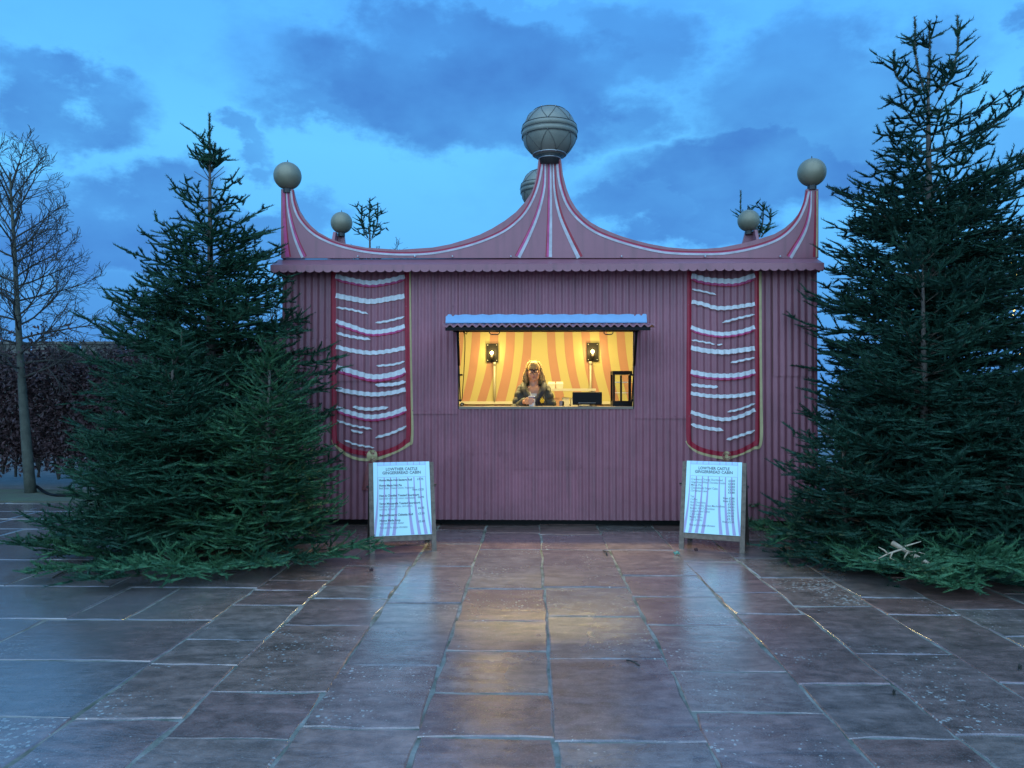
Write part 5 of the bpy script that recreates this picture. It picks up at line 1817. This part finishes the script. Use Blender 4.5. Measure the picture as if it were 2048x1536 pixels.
YT = 11.8
bp_ = G(62, 987); bp_ = Vector((bp_.x, bp_.y, 0))
tk = [P(px, py, bp_.y) - bp_ for px, py in ((62, 992), (54, 900), (42, 740), (34, 600), (28, 480), (22, 390), (20, 345))]
tb, wb = bare_mesh(71, tk, .084, 1.75, 4.75, 42, 1.34, .95, .45)
bt = empty('bare_tree', bp_)
tag(bt, 'leafless grey barked tree in front of the brown hedge at far left', 'bare tree')
tb.build('trunk', M['bark_grey'], bt, True)
o = wb.build('twigs', M['twig_dark'], bt, False, fix=False); o['kind'] = 'stuff'
print('bare twigs', len(wb.f))
lr = np.random.default_rng(4)


def leaf_quads(C, size, seed):
    g = np.random.default_rng(seed)
    n = len(C)
    a = g.normal(size=(n, 3)); a /= np.linalg.norm(a, axis=1, keepdims=True)
    c = g.normal(size=(n, 3)); b_ = np.cross(a, c); b_ /= np.linalg.norm(b_, axis=1, keepdims=True)
    s = size * g.uniform(.6, 1.3, (n, 1))
    f = np.cross(a, b_) * s * .25
    t1 = np.stack([C - a * s, C + b_ * s * .5 + f, C + a * s], 1)
    t2 = np.stack([C - a * s, C + a * s, C - b_ * s * .5 + f], 1)
    return np.concatenate([t1, t2])


# a few dry leaves kept on the lowest twigs
C = np.stack([lr.normal(0, .55, 420), lr.normal(0, .55, 420), lr.uniform(1.75, 2.55, 420)], 1) + np.array(tk[3]) * np.array([1, 1, 0])
o = link('dry_leaves', tris_mesh('dry_leaves', leaf_quads(C, .035, 3)), M['leaf_brown'], bt); o['kind'] = 'stuff'

tb2, wb2 = bare_mesh(72, [(0, 0, 0), (.05, 0, 1.5), (0, .05, 3.0), (.05, 0, 4.0)], .13, 2.0, 4.1, 20, 1.35, .8, .9)
tme, wme = tb2.mesh('far_trunk'), wb2.mesh('far_twigs')
for (px, py, Y, lab) in ((292, 535, 16.5, 'distant bare tree showing between the left firs'), (545, 558, 15.0, 'distant bare tree at the left end of the cabin'), (800, 478, 17.5, 'rounded bare tree top just above the front crest'), (2120, 418, 15.5, 'bare tree strung with yellow fairy lights at the right edge')):
    top = P(px, py, Y)
    o = empty('bare_tree', (top.x, Y, 0), br.uniform(0, 6)); s = top.z / 5.1; o.scale = (s * 1.05, s * 1.05, s)
    tag(o, lab, 'bare tree', 'bare trees in the distance')
    link('trunk', tme, M['bark_grey'], o, True)
    tw = link('twigs', wme, M['twig_dark'], o); tw['kind'] = 'stuff'
    if 'fairy' in lab:
        b = MB()
        fr_ = random.Random(9)
        vs = [Vector(v) for v in wb2.v if v[2] > 1.2]
        for k in range(260):
            b.ball(fr_.choice(vs), .016, 6, 4)
        q = b.build('fairy_lights', M['fairy'], o, True); q['kind'] = 'stuff'

# hedge, wall, shed at the left
hx0, hx1 = P(-420, 800, 13.2).x, P(575, 800, 13.2).x
hz = P(100, 706, 13.0).z
n = 70000
hx = lr.uniform(hx0, hx1, n); hyy = 13.2 + lr.normal(0, .28, n); hzz = lr.uniform(.12, hz, n) ** 1.0
hzz = hzz + .10 * np.sin(hx * 5.1) * (hzz / hz) + lr.normal(0, .05, n)
keep = (hzz > .45) | (lr.random(n) < np.clip(hzz / .6, 0, 1) * .55)
C = np.stack([hx, hyy, hzz], 1)[keep]
hd = empty('beech_hedge', ((hx0 + hx1) / 2, 13.2, 0)); tag(hd, 'dark brown leafed hedge behind the left firs in front of the battlemented wall', 'hedge')
C -= np.array(hd.location)
o = link('leaves', tris_mesh('hedge_leaves', leaf_quads(C, .042, 5)), M['leaf_brown'], hd); o['kind'] = 'stuff'
b = MB(); hg = random.Random(2)
x = hx0 - hd.location.x
while x < hx1 - hd.location.x:
    for k in range(5):
        z0 = hg.uniform(0, .3)
        dx, dy = hg.uniform(-.35, .35), hg.uniform(-.25, .25)
        b.tube([(x, 0, z0), (x + dx * .4, dy * .5, z0 + .6), (x + dx, dy, hz * hg.uniform(.6, 1.05))], [.022, .012, .004], 4, cap=False)
    x += hg.uniform(.22, .4)
o = b.build('stems', M['twig_dark'], hd, fix=False); o['kind'] = 'stuff'
rx0, rx1 = P(1680, 800, 14.5).x, P(2600, 800, 14.5).x
n = 30000
C = np.stack([lr.uniform(rx0, rx1, n), 14.5 + lr.normal(0, .25, n), lr.uniform(.05, 1.8, n) + lr.normal(0, .06, n)], 1)
hd2 = empty('beech_hedge', ((rx0 + rx1) / 2, 14.5, 0)); tag(hd2, 'dark hedge glimpsed behind the right firs under the fairy lit tree', 'hedge')
C -= np.array(hd2.location)
o = link('leaves', tris_mesh('hedge_leaves', leaf_quads(C, .05, 6)), M['leaf_brown'], hd2); o['kind'] = 'stuff'
b = MB(); x = rx0 - hd2.location.x
while x < rx1 - hd2.location.x:
    b.tube([(x, 0, 0), (x + hg.uniform(-.1, .1), 0, 1), (x + hg.uniform(-.2, .2), 0, 1.9)], [.03, .02, .008], 5); x += .4
o = b.build('stems', M['twig_dark'], hd2, fix=False); o['kind'] = 'stuff'
YWL = 21.0
zw = P(200, 701, YWL).z
cw = empty('battlement_wall', (P(200, 800, YWL).x, YWL, 0)); tag(cw, 'old grey stone wall with battlements behind the brown hedge', 'wall')
wx0, wx1 = P(-500, 800, YWL).x - cw.location.x, P(640, 800, YWL).x - cw.location.x
b = MB(); b.lohi((wx0, 0, -.05), (wx1, .5, zw)); b.build('wall_body', M['stone'], cw)
x = wx0; k = 0
while x < wx1 - 1:
    w_ = 1.0 + hg.uniform(-.05, .05)
    m0 = x
    b = MB(); b.lohi((m0, .02, zw + .002), (m0 + w_, .48, zw + .18)); b.lohi((m0 - .03, -.03, zw + .182), (m0 + w_ + .03, .53, zw + .25))
    b.build('merlon', M['stone'], cw)
    x += w_ + .34
YS = 13.9
sx0_, sx1_ = P(520, 800, YS).x, P(640, 800, YS).x
sz = P(555, 668, YS).z
sh = empty('dark_shed', ((sx0_ + sx1_) / 2, YS, 0)); tag(sh, 'dark red boarded shed just visible left of the cabin wall', 'shed')
w_ = sx1_ - sx0_
nbd = 8
for i in range(nbd):
    b = MB(); b.lohi((-w_ / 2 + w_ * i / nbd + .004, 0, .02), (-w_ / 2 + w_ * (i + 1) / nbd - .004, .03, sz - .04)); b.build('board', M['shed'], sh)
b = MB(); b.lohi((-w_ / 2 + .01, .032, .02), (w_ / 2 - .01, 1.6, sz - .04)); b.build('shed_body', M['shed'], sh)
b = MB(); b.lohi((-w_ / 2 - .05, -.06, sz - .038), (w_ / 2 + .05, 1.66, sz + .02)); b.build('roof', M['roof'], sh)

# small things on the ground
def ground_twig(pts, r, label):
    g = G(*pts[0]); o = empty('fallen_twig', g); tag(o, label, 'twig')
    b = MB(); b.tube([G(*q) - g + Vector((0, 0, .008 + .006 * (i % 2))) for i, q in enumerate(pts)], r, 5)
    m_ = G(*pts[1]) - g
    b.tube([m_ + Vector((0, 0, .01)), m_ + Vector((.035, -.012, .016))], [r * .8, r * .4], 5)
    b.build('twig', M['twig_dark'], o, True)


ground_twig([(1253, 1323), (1263, 1327), (1279, 1334)], .0042, 'small dark forked twig on the warm lit flagstone')
ground_twig([(1206, 1103), (1212, 1106), (1214, 1112)], .006, 'dark twig on the joint below the hatch, towards the right menu board')
ground_twig([(105, 1157), (125, 1148), (170, 1141)], .007, 'long thin twig poking out of the left bough heap')
for (px, py, mname, w_, lab) in ((1353, 1110, 'scrap', .085, 'pale green scrap lying in front of the right menu board'), (1392, 1103, 'leaf_brown', .05, 'small curled dead leaf under the right menu board'), (742, 1144, 'leaf_brown', .05, 'dead leaf on the paving right of the left bough heap'), (2040, 1341, 'twig_dark', .03, 'dark dropping of soil on the far right flagstone'), (1788, 1393, 'twig_dark', .022, 'tiny dark clod on the lower right flagstone')):
    g = G(px, py); b = MB()
    k = 9; w_ *= .75
    ring = [(w_ * .5 * (1 + .35 * math.sin(i * 2.3)) * math.cos(2 * PI * i / k), w_ * .32 * math.sin(2 * PI * i / k), .006 + .014 * (i % 3)) for i in range(k)]
    low = [(x * .9, y * .9, z - .005) for x, y, z in ring]
    b.add([(0, 0, .012)] + ring + [(0, 0, .004)] + low, [(0, 1 + i, 1 + (i + 1) % k) for i in range(k)] + [(k + 1, k + 2 + (i + 1) % k, k + 2 + i) for i in range(k)] + [(1 + i, k + 2 + i, k + 2 + (i + 1) % k, 1 + (i + 1) % k) for i in range(k)])
    o = b.build('ground_scrap' if mname != 'leaf_brown' else 'dead_leaf', M[mname], None); o.location = g + Vector((0, 0, .003)); tag(o, lab, 'leaf' if mname == 'leaf_brown' else 'litter')
p0 = G(72, 992)
hs = empty('black_hose', p0); tag(hs, 'black hose lying at the foot of the bare tree', 'hose')
b = MB(); b.tube(catmull([G(72, 985) - p0 + Vector((0, 0, .10)), G(95, 991) - p0 + Vector((0, 0, .03)), G(120, 995) - p0 + Vector((0, 0, .03)), G(175, 993) - p0 + Vector((0, 0, .03))], 16), .022, 6); b.build('hose', M['black'], hs, True)
